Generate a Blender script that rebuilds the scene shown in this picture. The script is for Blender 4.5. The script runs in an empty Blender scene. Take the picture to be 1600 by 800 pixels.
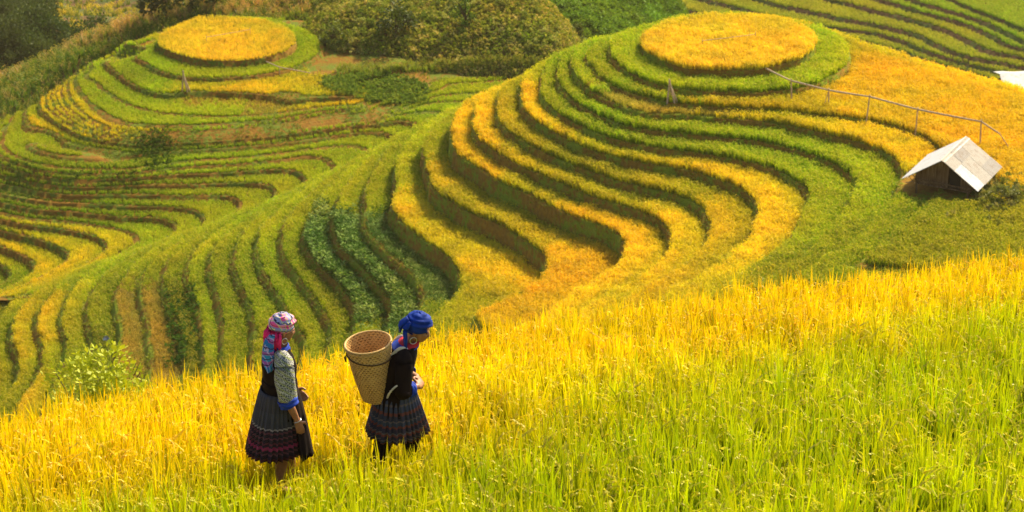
import bpy, bmesh, math, random
import numpy as np
from mathutils import Vector, Matrix
random.seed(7)
rng = np.random.default_rng(11)
sc = bpy.context.scene
COL = sc.collection

# ------------------------------------------------------------------ camera, world, sun
PITCH = math.radians(23.5)
F = 4000.0                     # focal length in pixels of a 1600 px wide frame
cam_d = bpy.data.cameras.new('camera')
cam = bpy.data.objects.new('camera', cam_d); COL.objects.link(cam)
cam_d.sensor_width = 36.0; cam_d.lens = 36.0*F/1600.0
cam.location = (0, 0, 0); cam.rotation_euler = (math.pi/2-PITCH, 0, 0)
cam_d.clip_start = 0.5; cam_d.clip_end = 6000
cam_d.dof.use_dof = True; cam_d.dof.focus_distance = 20.5; cam_d.dof.aperture_fstop = 8
sc.camera = cam
SUN_EL, SUN_AZ = 40.0, 38.0          # azimuth measured from +Y towards +X
wd = bpy.data.worlds.new('World'); sc.world = wd; wd.use_nodes = True
nt = wd.node_tree; bg = nt.nodes['Background']
sky = nt.nodes.new('ShaderNodeTexSky'); sky.sky_type = 'NISHITA'; sky.sun_disc = False
sky.sun_elevation = math.radians(SUN_EL); sky.sun_rotation = math.radians(SUN_AZ)
sky.dust_density = 3.0
nt.links.new(sky.outputs[0], bg.inputs[0]); bg.inputs[1].default_value = 0.115
sl = bpy.data.lights.new('sun', 'SUN'); sl.energy = 5.0; sl.angle = math.radians(0.6); sl.color = (1.0, 0.85, 0.56)
so = bpy.data.objects.new('sun', sl); COL.objects.link(so)
sd = Vector((math.sin(math.radians(SUN_AZ))*math.cos(math.radians(SUN_EL)),
             math.cos(math.radians(SUN_AZ))*math.cos(math.radians(SUN_EL)), math.sin(math.radians(SUN_EL))))
so.rotation_euler = (-sd).to_track_quat('-Z', 'Y').to_euler(); so.location = sd*50
sc.view_settings.view_transform = 'Standard'; sc.view_settings.look = 'None'
sc.view_settings.gamma = 1; sc.view_settings.use_curve_mapping = False
sc.view_settings.exposure = 0.75
sc.cycles.max_bounces = 6; sc.cycles.diffuse_bounces = 3; sc.cycles.transmission_bounces = 4
sc.cycles.transparent_max_bounces = 4; sc.cycles.glossy_bounces = 2

# ------------------------------------------------------------------ helpers
def tag(o, label=None, cat=None, group=None, kind=None):
    if label: o['label'] = label
    if cat: o['category'] = cat
    if group: o['group'] = group
    if kind: o['kind'] = kind
    return o
def empty(name, loc, label=None, cat=None, group=None):
    o = bpy.data.objects.new(name, None); COL.objects.link(o); o.location = loc
    o.empty_display_size = 0.2
    return tag(o, label, cat, group)
def link_mesh(name, verts, faces, mat=None, parent=None, smooth=False):
    me = bpy.data.meshes.new(name)
    me.from_pydata([tuple(v) for v in verts], [], [tuple(f) for f in faces]); me.update()
    if smooth: me.polygons.foreach_set('use_smooth', [True]*len(me.polygons))
    o = bpy.data.objects.new(name, me); COL.objects.link(o)
    if mat: me.materials.append(mat)
    if parent: o.parent = parent
    return o
def fast_mesh(name, V, Fc):
    me = bpy.data.meshes.new(name)
    V = np.asarray(V, dtype=np.float32); Fc = np.asarray(Fc, dtype=np.int32)
    n = Fc.shape[1]
    me.vertices.add(len(V)); me.vertices.foreach_set('co', V.ravel())
    me.loops.add(Fc.size); me.loops.foreach_set('vertex_index', Fc.ravel())
    me.polygons.add(len(Fc)); me.polygons.foreach_set('loop_start', np.arange(0, Fc.size, n, dtype=np.int32))
    me.update(calc_edges=True)
    return me
class NG:                                   # small node-graph helper
    def __init__(s, name):
        s.m = bpy.data.materials.new(name); s.m.use_nodes = True
        s.t = s.m.node_tree; s.b = s.t.nodes['Principled BSDF']; s.o = s.t.nodes['Material Output']
    def n(s, typ, **kw):
        nd = s.t.nodes.new(typ)
        for k, v in kw.items(): setattr(nd, k, v)
        return nd
    def l(s, a, b): s.t.links.new(a, b)
    def noise(s, scale, detail=4, coord=None, rough=.55, dist=0):
        nd = s.n('ShaderNodeTexNoise'); nd.inputs['Scale'].default_value = scale
        nd.inputs['Detail'].default_value = detail; nd.inputs['Roughness'].default_value = rough
        nd.inputs['Distortion'].default_value = dist
        if coord is not None: s.l(coord, nd.inputs['Vector'])
        return nd
    def obj(s): return s.n('ShaderNodeTexCoord').outputs['Object']
    def ramp(s, fac, stops):
        nd = s.n('ShaderNodeValToRGB'); cr = nd.color_ramp
        while len(cr.elements) > 1: cr.elements.remove(cr.elements[-1])
        cr.elements[0].position = stops[0][0]; cr.elements[0].color = (*stops[0][1], 1)
        for p, c in stops[1:]:
            e = cr.elements.new(p); e.color = (*c, 1)
        s.l(fac, nd.inputs[0]); return nd.outputs[0]
    def mix(s, fac, a, b, mode='MIX'):
        nd = s.n('ShaderNodeMix'); nd.data_type = 'RGBA'; nd.blend_type = mode
        for sock, v in ((nd.inputs[0], fac), (nd.inputs[6], a), (nd.inputs[7], b)):
            if isinstance(v, (int, float)): sock.default_value = v
            elif isinstance(v, tuple): sock.default_value = (*v, 1)
            else: s.l(v, sock)
        return nd.outputs[2]
    def math(s, op, a, b=0.0, clamp=False):
        nd = s.n('ShaderNodeMath'); nd.operation = op; nd.use_clamp = clamp
        for sock, v in ((nd.inputs[0], a), (nd.inputs[1], b)):
            if isinstance(v, (int, float)): sock.default_value = v
            else: s.l(v, sock)
        return nd.outputs[0]
    def bump(s, h, strength=.4, dist=.02):
        nd = s.n('ShaderNodeBump'); nd.inputs['Strength'].default_value = strength
        nd.inputs['Distance'].default_value = dist; s.l(h, nd.inputs['Height'])
        s.l(nd.outputs[0], s.b.inputs['Normal'])
    def fin(s, col, rough=.8, spec=.3):
        if isinstance(col, tuple): s.b.inputs['Base Color'].default_value = (*col, 1)
        else: s.l(col, s.b.inputs['Base Color'])
        s.b.inputs['Roughness'].default_value = rough
        s.b.inputs['Specular IOR Level'].default_value = spec
        return s.m
def simple_mat(name, col, rough=.8, var=.25, scale=20, bump=0):
    g = NG(name); nz = g.noise(scale, 5, g.obj())
    c = g.ramp(nz.outputs[0], [(.3, tuple(x*(1-var) for x in col)), (.7, tuple(min(1, x*(1+var)) for x in col))])
    if bump: g.bump(nz.outputs[0], bump, .01)
    return g.fin(c, rough)

# pixel -> ray -> point
CP, SP = math.cos(PITCH), math.sin(PITCH)
def ray(u, v):
    a = (u-800)/F; b = (400-v)/F
    return a, CP+b*SP, -SP+b*CP
def at_z(u, v, z):
    x, y, w = ray(u, v); t = z/w
    return x*t, y*t, z
def at_y(u, v, Y):
    x, y, w = ray(u, v); t = Y/y
    return x*t, Y, w*t
def proj(X, Y, Z):
    d = Y*CP - Z*SP; up = Y*SP + Z*CP
    return 800+F*X/d, 400-F*up/d
S = 1.4                                     # the far landscape is laid out in units of 1.4 m

def vnoise(X, Y, sc_, seed):
    r = np.random.default_rng(seed); N = 128; tab = r.random((N, N))
    x = X*sc_; y = Y*sc_; xi = np.floor(x).astype(int); yi = np.floor(y).astype(int)
    fx = x-xi; fy = y-yi; fx = fx*fx*(3-2*fx); fy = fy*fy*(3-2*fy)
    a = tab[xi % N, yi % N]; b = tab[(xi+1) % N, yi % N]; c = tab[xi % N, (yi+1) % N]; d = tab[(xi+1) % N, (yi+1) % N]
    return (a*(1-fx)+b*fx)*(1-fy)+(c*(1-fx)+d*fx)*fy - .5

# ------------------------------------------------------------------ smooth fields through traced contours
class TPS:
    def __init__(s, P, v, lam=0.02):
        P = np.asarray(P, float); v = np.asarray(v, float)
        s.c = P.mean(0); s.k = 12.0; s.P = (P-s.c)/s.k
        n = len(P); A = np.zeros((n+3, n+3)); A[:n, :n] = s.phi(s.P, s.P)+np.eye(n)*lam
        A[:n, n] = 1; A[:n, n+1:] = s.P; A[n, :n] = 1; A[n+1:, :n] = s.P.T
        s.w = np.linalg.solve(A, np.concatenate([v, [0, 0, 0]]))
    def phi(s, A, B):
        d2 = ((A[:, None, :]-B[None, :, :])**2).sum(2)+1e-9
        return .5*d2*np.log(d2)
    def __call__(s, X, Y):
        sh = X.shape; Q = (np.stack([X.ravel(), Y.ravel()], 1)-s.c)/s.k; out = np.empty(len(Q))
        for i in range(0, len(Q), 4000):
            q = Q[i:i+4000]; out[i:i+4000] = s.phi(q, s.P)@s.w[:-3]+s.w[-3]+q@s.w[-2:]
        return out.reshape(sh)
def densify(line, step=14):
    out = []
    for (a, b), (c, d) in zip(line[:-1], line[1:]):
        n = max(1, int(math.hypot(c-a, d-b)/step))
        out += [(a+(c-a)*i/n, b+(d-b)*i/n) for i in range(n)]
    return out+[line[-1]]

def blur(A, sg):
    n = int(3*sg)+1; k = np.exp(-.5*(np.arange(-n, n+1)/sg)**2); k /= k.sum()
    for ax_ in (0, 1):
        P = np.pad(A, [(n, n) if i == ax_ else (0, 0) for i in (0, 1)], mode='edge')
        A = np.apply_along_axis(lambda r: np.convolve(r, k, 'valid'), ax_, P)
    return A
class Terrace:
    """levels: list z per lip index; L field; z(L): riser below lip k occupies L in [k, k+f]"""
    def __init__(s, name, zs, lips, anchors, box, step, tilt, run=.22, wob=.05, lam=.01):
        s.name = name; s.zs = np.array(zs, float); s.tilt = tilt; s.run = run
        P, V = [], []
        for k, lines in lips.items():
            for ln in lines:
                for (u, v) in densify(ln):
                    P.append(s.hit(u, v, zs[k])); V.append(k)
        for (x, y, L) in anchors: P.append((x, y)); V.append(L)
        P = np.array(P); V = np.array(V, float)
        s.P, s.V = P, V
        s.tps = TPS(P, V, lam)
        x0, x1, y0, y1 = box; s.box = box; s.step = step
        s.xs = np.arange(x0, x1+step, step); s.ys = np.arange(y0, y1+step, step)
        GX, GY = np.meshgrid(s.xs, s.ys, indexing='ij')
        s.L = blur(s.tps(GX, GY), .32/step)+wob*2*(vnoise(GX, GY, .5, 3)+.5*vnoise(GX, GY, 1.3, 4))
        s.L = np.clip(s.L, -3, len(zs)-1.02)
        gx, gy = np.gradient(s.L, step); s.G = blur(np.hypot(gx, gy), .6/step)+1e-3
        s.f = np.clip(s.run*(1+(1.1 if name == 'terraced_hill' else .3)*np.clip(s.L-10.5, 0, 1))*s.G*(1+.4*vnoise(GX, GY, .35, 9)), .02, .6)
        s.GX, s.GY = GX, GY
    def hit(s, u, v, z):
        zz = z
        for _ in range(4):
            x, y, _z = at_z(u, v, zz); zz = z+float(s.tilt(np.array(x), np.array(y)))
        return x, y
    def height(s, L, f):
        k = np.floor(L+1e-7); fr = np.clip(L-k, 0, 1)
        ki = np.clip(k.astype(int), 0, len(s.zs)-1); kj = np.clip((k+1).astype(int), 0, len(s.zs)-1)
        r = np.clip(fr/f, 0, 1)
        return s.zs[ki]*(1-r)+s.zs[kj]*r
    def sample(s, A, x, y):
        i = np.clip((x-s.box[0])/s.step, 0, A.shape[0]-1.001); j = np.clip((y-s.box[2])/s.step, 0, A.shape[1]-1.001)
        a = i.astype(int); b = j.astype(int); fx = i-a; fy = j-b
        return (A[a, b]*(1-fx)+A[a+1, b]*fx)*(1-fy)+(A[a, b+1]*(1-fx)+A[a+1, b+1]*fx)*fy
    def z_at(s, x, y):
        L = s.sample(s.L, x, y); f = s.sample(s.f, x, y)
        return s.height(L, f)+s.tilt(x, y), L, f
    def build(s, mat):
        ni, nj = s.L.shape
        idx = np.arange(ni*nj).reshape(ni, nj)
        a, b, c, d = idx[:-1, :-1].ravel(), idx[1:, :-1].ravel(), idx[1:, 1:].ravel(), idx[:-1, 1:].ravel()
        T = np.concatenate([np.stack([a, b, c], 1), np.stack([a, c, d], 1)])
        A = np.stack([s.GX.ravel(), s.GY.ravel(), s.L.ravel(), s.f.ravel()], 1)
        T = A[T]                                                # (n,3,4)
        lo = int(math.floor(s.L.min())); hi = int(math.ceil(s.L.max()))
        for k in range(max(lo, 0), hi+1):
            T = split(T, T[:, :, 2]-k)
            T = split(T, T[:, :, 2]-T[:, :, 3]-k)
        X, Y, L, f = [T[:, :, i].ravel() for i in range(4)]
        Z = s.height(L, f)+s.tilt(X, Y)
        fr = L-np.floor(L+1e-7)
        key = np.round(np.stack([X, Y], 1)*2000).astype(np.int64)
        _, ui, inv = np.unique(key[:, 0]*10000000+key[:, 1], return_index=True, return_inverse=True)
        Fc = inv.reshape(-1, 3)
        ok = (Fc[:, 0] != Fc[:, 1]) & (Fc[:, 1] != Fc[:, 2]) & (Fc[:, 0] != Fc[:, 2])
        V = np.stack([X, Y, Z], 1)[ui]*S
        me = fast_mesh(s.name, V, Fc[ok]); me.polygons.foreach_set('use_smooth', [True]*len(me.polygons)); me.materials.append(mat)
        o = bpy.data.objects.new(s.name, me); COL.objects.link(o)
        return tag(o, kind='structure')
def split(T, val):
    val = np.where(np.abs(val) < 1e-6, 0, val)
    sg = np.sign(val)
    cut = (sg.max(1) > 0) & (sg.min(1) < 0)
    keep = T[~cut]; t = T[cut]; v = val[cut]
    if len(t) == 0: return T
    out = [keep]
    s = np.sign(v)
    zero = (s == 0).any(1)
    # triangles with one zero vertex: cut in two
    tz = t[zero]; vz = v[zero]; sz = np.sign(vz)
    if len(tz):
        i0 = np.argmax(sz == 0, 1); r = np.arange(len(tz))
        A_, B_, C_ = tz[r, i0], tz[r, (i0+1) % 3], tz[r, (i0+2) % 3]
        vb, vc = vz[r, (i0+1) % 3], vz[r, (i0+2) % 3]
        w = (vb/(vb-vc))[:, None]; D = B_+(C_-B_)*w
        out += [np.stack([A_, B_, D], 1), np.stack([A_, D, C_], 1)]
    tn = t[~zero]; vn = v[~zero]; sn = np.sign(vn)
    if len(tn):
        tot = sn.sum(1)                                         # +1: lone negative, -1: lone positive
        i0 = np.argmax(sn == -np.sign(tot)[:, None], 1); r = np.arange(len(tn))
        A_, B_, C_ = tn[r, i0], tn[r, (i0+1) % 3], tn[r, (i0+2) % 3]
        va, vb, vc = vn[r, i0], vn[r, (i0+1) % 3], vn[r, (i0+2) % 3]
        P = A_+(B_-A_)*(va/(va-vb))[:, None]; Q = A_+(C_-A_)*(va/(va-vc))[:, None]
        out += [np.stack([A_, P, Q], 1), np.stack([P, B_, C_], 1), np.stack([P, C_, Q], 1)]
    return np.concatenate(out)
# ------------------------------------------------------------------ traced terrace lips, right hill (pixels of the 1600 px photograph)
Z0 = -43.5
ZR = [Z0+d for d in (0,-.6,-1.05,-1.35,-1.85,-2.3,-2.8,-3.4,-4.0,-4.65,-5.75,-6.85,-7.7,-8.4,-9.1,-9.6,-10.1,-10.6,-11.1,
                     -11.5,-11.9,-12.3,-12.7,-13.2,-13.6,-14.0,-14.4,-14.9,-15.4,-16.0,-16.7,-17.4,-18.1,-18.8,-19.6,-20.5)]
def ell(cx, cy, rx, ry, a0, a1, n=18):
    return [(cx+rx*math.cos(math.radians(a0+(a1-a0)*i/n)), cy+ry*math.sin(math.radians(a0+(a1-a0)*i/n))) for i in range(n+1)]
LR = {
0: [ell(1139,69,135,41,0,360,36)],
1: [[(955,75),(957,92),(975,110),(1000,125),(1025,134),(1047,139),(1075,144),(1125,145),(1175,145),(1225,142),(1262,136),(1288,127),(1307,118),(1320,108),(1327,96),(1324,84)],
    ell(1139,80,188,54,180,355,16)],
2: [[(905,98),(915,117),(932,135),(955,150),(980,161),(1005,168),(1030,168),(1055,164),(1100,167),(1150,171),(1225,177),(1300,184),(1350,190),(1400,199),(1430,210),(1450,222),(1466,236),(1480,262),(1465,290),(1445,315),(1417,347),(1395,367),(1345,402),(1290,437)],
    [(907,92),(915,82),(930,70)]],
3: [[(903,104),(912,122),(930,141),(955,157),(985,168),(1030,174),(1100,182),(1200,190),(1245,200),(1300,212),(1350,225),(1387,242),(1410,267),(1409,290),(1397,310),(1362,360),(1330,387),(1230,446)]],
4: [[(889,77),(878,94),(872,107),(870,125),(882,145),(907,165),(937,182),(980,197),(1025,206),(1075,212),(1125,217),(1175,222),(1225,231),(1262,242),(1300,258),(1320,271),(1332,282),(1334,294),(1330,304),(1320,322),(1302,352),(1280,380),(1262,400),(1180,452)]],
5: [[(866,90),(850,106),(844,130),(840,150),(850,167),(875,184),(912,204),(950,217),(987,227),(1025,234),(1075,238),(1125,245),(1180,257),(1216,270),(1245,284),(1259,297),(1262,310),(1260,320),(1250,342),(1237,370),(1212,396),(1182,416),(1137,450),(1100,472)]],
6: [[(838,107),(818,122),(811,142),(817,162),(830,182),(850,197),(875,212),(912,230),(945,243),(975,249),(1012,256),(1050,264),(1087,270),(1125,282),(1150,295),(1170,307),(1179,320),(1185,345),(1165,377),(1137,407),(1105,429),(1062,455),(1030,477)]],
7: [[(818,119),(795,132),(780,150),(776,172),(776,190),(790,206),(812,222),(837,236),(875,251),(925,271),(950,281),(987,292),(1025,300),(1062,310),(1087,322),(1100,337),(1107,355),(1105,377),(1090,397),(1062,420),(1025,442),(987,466),(960,490)]],
8: [[(785,135),(755,150),(738,166),(740,188),(740,212),(755,227),(785,248),(820,264),(862,284),(912,303),(962,320),(1000,331),(1025,343),(1042,355),(1051,370),(1050,385),(1040,402),(1020,420),(987,445),(950,467),(915,488),(890,500)]],
9: [[(765,145),(735,163),(715,182),(707,200),(708,222),(715,245),(740,258),(762,272),(787,289),(820,300),(850,317),(887,335),(925,350),(950,358),(966,372),(976,390),(970,410),(950,427),(912,455),(875,480),(845,498)]],
10: [[(735,157),(705,178),(682,197),(664,218),(657,240),(662,264),(673,282),(675,297),(690,309),(712,321),(737,334),(762,346),(787,357),(812,372),(832,389),(846,405),(850,417),(843,430),(825,447),(800,465),(762,487),(720,514)]],
11: [[(700,176),(672,197),(645,214),(627,235),(619,262),(621,297),(611,315),(613,330),(632,354),(652,373),(675,389),(695,403),(710,422),(716,442),(710,462),(695,480),(655,514)]],
12: [[(655,197),(622,220),(600,242),(583,270),(576,290),(571,308),(568,335),(572,360),(585,380),(602,395),(625,412),(643,432),(656,450),(662,470),(655,492),(635,525)]],
13: [[(625,211),(590,235),(560,262),(545,282),(529,305),(522,330),(523,360),(530,385),(550,403),(572,427),(598,450),(612,470),(617,492),(600,530)]],
14: [[(598,224),(555,255),(525,284),(505,304),(493,322),(484,345),(474,365),(473,387),(488,408),(512,430),(537,452),(553,475),(557,500),(545,530)]],
15: [[(565,243),(525,270),(488,300),(465,322),(448,342),(443,360),(445,380),(448,402),(460,425),(480,452),(500,480),(515,505),(520,530),(505,560)]],
16: [[(535,258),(490,286),(450,316),(428,338),(407,360),(398,380),(399,398),(405,412),(415,435),(430,462),(443,484),(465,507),(480,532),(475,565)]],
17: [[(500,275),(460,299),(420,328),(395,350),(378,370),(370,393),(366,412),(372,432),(382,457),(392,477),(399,500),(397,520),(392,545),(390,580)]],
18: [[(470,290),(425,318),(385,345),(355,367),(335,385),(325,402),(324,430),(335,452),(342,482),(345,510),(346,545),(344,580)]],
19: [[(430,311),(390,334),(350,357),(320,380),(302,397),(295,412),(296,432),(306,458),(303,482),(310,507),(315,532),(317,580)]],
20: [[(390,328),(350,347),(310,370),(280,391),(262,408),(256,430),(256,455),(264,478),(278,503),(290,532),(298,580)]],
21: [[(345,345),(300,367),(260,390),(232,412),(217,440),(221,465),(227,490),(231,515),(229,540),(236,562),(225,600)]],
22: [[(310,357),(265,377),(225,402),(203,422),(188,447),(182,467),(183,487),(190,507),(192,532),(184,555),(172,590)]],
23: [[(270,372),(225,391),(185,413),(160,433),(143,455),(135,474),(135,497),(140,522),(143,545),(137,568),(120,610)]],
24: [[(230,386),(185,404),(145,424),(120,445),(104,466),(96,487),(96,505),(101,527),(104,550),(95,580),(80,612)]],
25: [[(190,400),(145,418),(105,440),(80,460),(66,482),(60,503),(61,525),(67,547),(65,575),(50,602),(28,636)]],
26: [[(150,413),(105,432),(65,455),(40,474),(24,496),(15,520),(19,542),(27,568),(25,595),(5,622),(-15,640)]],
27: [[(105,430),(60,450),(25,468),(0,492),(-14,520),(-14,560),(-10,600),(-30,640)]],
28: [[(50,455),(10,475),(-20,498),(-38,530),(-45,580),(-60,630)]],
}
def tiltR(x, y): return -.055*np.log1p(np.exp((x-17.)*.8))/.8
# hidden far side of the ridge: every lip turns round the nose and runs back behind it
ANR = []
def hitR(u, v, k):
    z = ZR[k]; zz = z
    for _ in range(4):
        x, y, _ = at_z(u, v, zz); zz = z+float(tiltR(np.array(x), np.array(y)))
    return x, y
for k, lines in LR.items():
    if k < 2: continue
    tx, ty = hitR(*lines[-1][0] if k == 2 else lines[0][0], k)
    if k == 2: tx, ty = hitR(930, 70, 2)
    if k == 3: tx, ty = hitR(925, 78, 3)
    for (dx, dy) in ((1.5, 1.6), (3.5, 2.9), (6.5, 4.2), (10, 5.4)):
        ANR.append((tx+dx, ty+dy, k+ (0.35 if k > 8 else .2)))
# gold shoulder right of the disc and its far side
for (u, v, L) in ((1360,105,1.45),(1420,130,1.5),(1500,150,1.55),(1580,175,1.6),(1640,190,1.7),(1350,160,1.6),(1450,190,1.75),(1540,230,1.7),(1600,250,1.75),
                  (1660,260,1.8),(1600,300,1.9),(1560,310,1.95)):
    x, y = hitR(u, v, 2); ANR.append((x, y, L))
for (u, v, L) in ((1500,330,1.72),(1560,345,1.7),(1620,350,1.65),(1470,375,1.72),(1550,385,1.7),(1640,400,1.65),(1420,410,1.72),(1500,430,1.7)):
    x, y = hitR(u, v, 2); ANR.append((x, y, L))
x, y = hitR(1139, 69, 0); ANR += [(x, y, -1.2)]
for (u, dy, L) in ((1330, 2.5, 3.5), (1400, 2.5, 4.0), (1480, 2.5, 4.5), (1560, 2.5, 5), (1640, 2.5, 5.5), (1330, 6, 8), (1440, 6, 9), (1560, 6, 10), (1640, 6, 11)):
    v = 74+(u-1330)*.22; x, y = hitR(u, v, 2); ANR.append((x, y+dy, L))
for (u, L) in ((1000, 2.6), (1100, 3), (1200, 3.2)):
    x, y = hitR(u, 30, 1); ANR += [(x, y+1.6, L), (x, y+5, L+4)]
# ground hidden below the near crest
for (u, v, k) in ((300,640,20),(500,610,16),(700,560,12),(900,540,9),(1050,510,7),(1200,480,5.2),(1350,455,4.2)):
    kk = int(k); x, y = hitR(u, v, kk); ANR.append((x, y-2, k+.5))

# ------------------------------------------------------------------ left hill and the valley between
Z1 = -54.0
ZM = [Z1+d for d in (0,-.5,-.8,-1.15,-1.25,-1.4,-1.46,-1.52,-1.58,-1.64,-1.75,-2.05,-2.3,-2.4,-2.6,-2.9,-3.2,-3.5,-3.8,-4.15,-4.3,-4.65,-5.1,-5.55,-6,-6.5,-7)]
LM = {
0: [ell(356,62,107,34,0,360,30)],
1: [[(208,66),(212,80),(220,92),(237,106),(262,117),(300,124),(350,123),(400,119),(437,113),(475,101),(497,86),(503,70)], ell(356,72,148,43,185,355,14)],
2: [[(205,58),(187,75),(175,92),(174,104),(181,116),(200,130),(225,142),(250,149),(270,149),(285,143),(325,144),(400,146),(475,148),(525,152),(575,160)]],
3: [[(172,72),(156,90),(148,108),(150,127),(162,142),(187,157),(212,169),(250,177),(300,182),(350,184),(420,180),(500,170),(560,166)]],
4: [[(140,95),(126,115),(125,132),(131,148),(146,165),(170,177),(200,189),(237,197),(275,197),(350,193),(430,187),(510,174),(570,168)]],
5: [[(125,107),(102,128),(100,142),(107,157),(120,175),(140,190),(175,203),(212,213),(240,211),(300,209),(350,205),(400,200),(450,192),(500,180),(537,173),(575,171),(620,166),(655,154),(675,140),(685,125)]],
6: [[(670,145),(692,132),(750,129),(800,124)]],
7: [[(655,156),(680,150),(735,148),(780,145)]],
8: [[(635,167),(657,162),(705,161),(745,160)]],
9: [[(605,178),(632,178),(680,178),(720,176)]],
10: [[(100,120),(78,145),(68,162),(75,180),(87,190),(112,203),(137,214),(175,221),(240,221),(330,219),(400,214),(462,207),(512,202),(575,194),(612,190),(650,195),(665,205)]],
11: [[(60,148),(35,175),(32,200),(45,217),(62,223),(87,230),(125,236),(175,239),(225,239),(275,237),(337,234),(400,231),(475,221),(525,212),(562,207),(600,210),(618,218),(625,232)]],
12: [[(30,168),(5,200),(0,225),(20,245),(50,255),(87,263),(137,266),(207,266),(260,258),(312,251),(350,250),(400,245),(450,239),(500,232),(537,229),(565,232),(580,242),(578,258)]],
13: [[(472,242),(495,246),(513,253),(523,264),(520,282)]],
14: [[(-5,195),(-30,230),(-25,255),(10,268),(60,277),(120,282),(200,279),(260,273),(325,272),(362,270),(417,265),(450,266),(472,276),(480,288),(470,300)]],
15: [[(-30,210),(-55,245),(-50,262),(0,270),(60,288),(120,294),(180,292),(220,288),(250,290),(300,290),(375,286),(412,289),(428,296),(428,308),(415,325)]],
16: [[(-60,262),(0,277),(25,287),(62,297),(100,304),(137,305),(175,303),(212,304),(275,307),(350,306),(369,311),(375,320),(369,333),(340,350)]],
17: [[(-60,290),(0,304),(37,314),(75,320),(110,319),(157,319),(200,324),(250,324),(287,326),(310,335),(320,347),(305,365)]],
18: [[(-60,303),(0,318),(50,325),(105,330),(137,336),(187,340),(237,340),(262,345),(275,352),(270,365),(240,384)]],
19: [[(-60,322),(0,332),(37,342),(100,346),(137,350),(175,356),(200,364),(214,371),(210,381),(180,400),(130,424)]],
20: [[(110,362),(127,365),(150,372),(164,382),(166,392),(140,410),(90,435)]],
21: [[(-50,352),(0,360),(25,366),(50,372),(82,383),(100,393),(106,401),(98,410),(60,432),(10,458)]],
22: [[(-50,375),(0,387),(20,397),(45,408),(54,418),(48,428),(20,445),(-10,460)]],
23: [[(-40,400),(0,412),(16,425),(12,438),(-20,455)]],
}
def tiltM(x, y): return 0*x
ANM = []
x, y, _ = at_z(356, 62, Z1); ANM.append((x, y, -1.2))
def hitM(u, v, k): return at_z(u, v, ZM[k])[:2]
for k in list(range(2, 6))+[10, 11, 12, 14]:
    tx, ty = hitM(*LM[k][0][0], k)
    for (dx, dy) in ((1.0, 3), (3.5, 6.5), (7, 9)): ANM.append((tx+dx, ty+dy, k+.3))
for k in (16, 17, 18, 19, 21):                       # after the U-turn the lips come back along the far side of the ridge
    tx, ty = hitM(*LM[k][0][-1], k); ANM.append((tx-4, ty-4, k+.2))
# shelf right of the disc, below the shrub slope
for (u, v, L) in ((520,100,1.9),(560,140,1.95),(600,150,4.6),(600,125,2.6),(640,120,3.4),(660,115,4.2),(700,118,4.9),(760,110,5),(820,100,5),(500,125,1.9),(540,80,1.5),(640,105,2.),(760,98,2.4),(850,90,2.8)):
    x, y = hitM(u, v, max(1, int(L))); ANM.append((x, y, L))
xd, yd = hitM(356, 62, 0)
ANM += [(xd-2, yd+7.5, 1.6), (xd+3, yd+7.5, 1.5), (xd+8, yd+5, 1.3)]

def rim(tabx, taby, w, h):
    def fn(x, y):
        d = np.clip((y-np.interp(x, tabx, taby))/w, 0, 1); return -h*d*d*(3-2*d)
    return fn
rimM = rim([-50, -36, -30, -27.4, -25, -23, -12, -9, 6, 14], [147, 149, 152.5, 159, 163.5, 166.5, 166, 160, 158, 156], 7, 9)
def tiltM2(x, y): return rimM(x, y)
HR = Terrace('terraced_hill', ZR, LR, ANR, (-33, 33, 92, 142), .2, tiltR, run=.15)
HM = Terrace('valley_terraces', ZM, LM, ANM, (-44, 12, 128, 180), .26, tiltM, run=.14, wob=.018, lam=.004)
HM.tilt = tiltM2
# far hillside terraces, upper right
ZF = [-76.4-.4*i for i in range(12)]
LF = {
0: [[(1420,-40),(1510,10),(1600,45),(1660,66)]],
1: [[(1340,-30),(1450,10),(1525,30),(1600,65),(1660,88)]],
2: [[(1300,-25),(1375,0),(1500,35),(1540,50),(1575,70),(1600,77),(1660,98)]],
3: [[(1210,-30),(1300,0),(1400,25),(1487,50),(1525,67),(1562,85),(1585,87),(1660,108)]],
4: [[(1150,-12),(1225,10),(1300,25),(1400,47),(1440,56),(1475,77),(1500,87),(1537,95),(1560,97),(1660,122)]],
5: [[(1060,-14),(1100,0),(1200,25),(1300,45),(1375,52),(1412,65),(1450,85),(1470,90),(1560,112),(1660,140)]],
6: [[(1000,-5),(1040,8),(1130,28),(1230,45),(1325,57),(1362,70),(1400,76),(1500,108),(1600,138)]],
7: [[(980,22),(1100,50),(1230,70),(1330,82),(1400,100),(1500,128),(1600,158)]],
}
ANF = []
for (u, v, L) in ((1100,100,9),(1300,110,9),(1500,150,9),(950,60,9),(900,20,8),(860,60,9)):
    x, y, _ = at_z(u, v, ZF[L]); ANF.append((x, y, L))
HF = Terrace('far_terraces', ZF, LF, ANF, (-6, 56, 205, 262), .5, lambda x, y: 0*x, run=.4, wob=.07)
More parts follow.
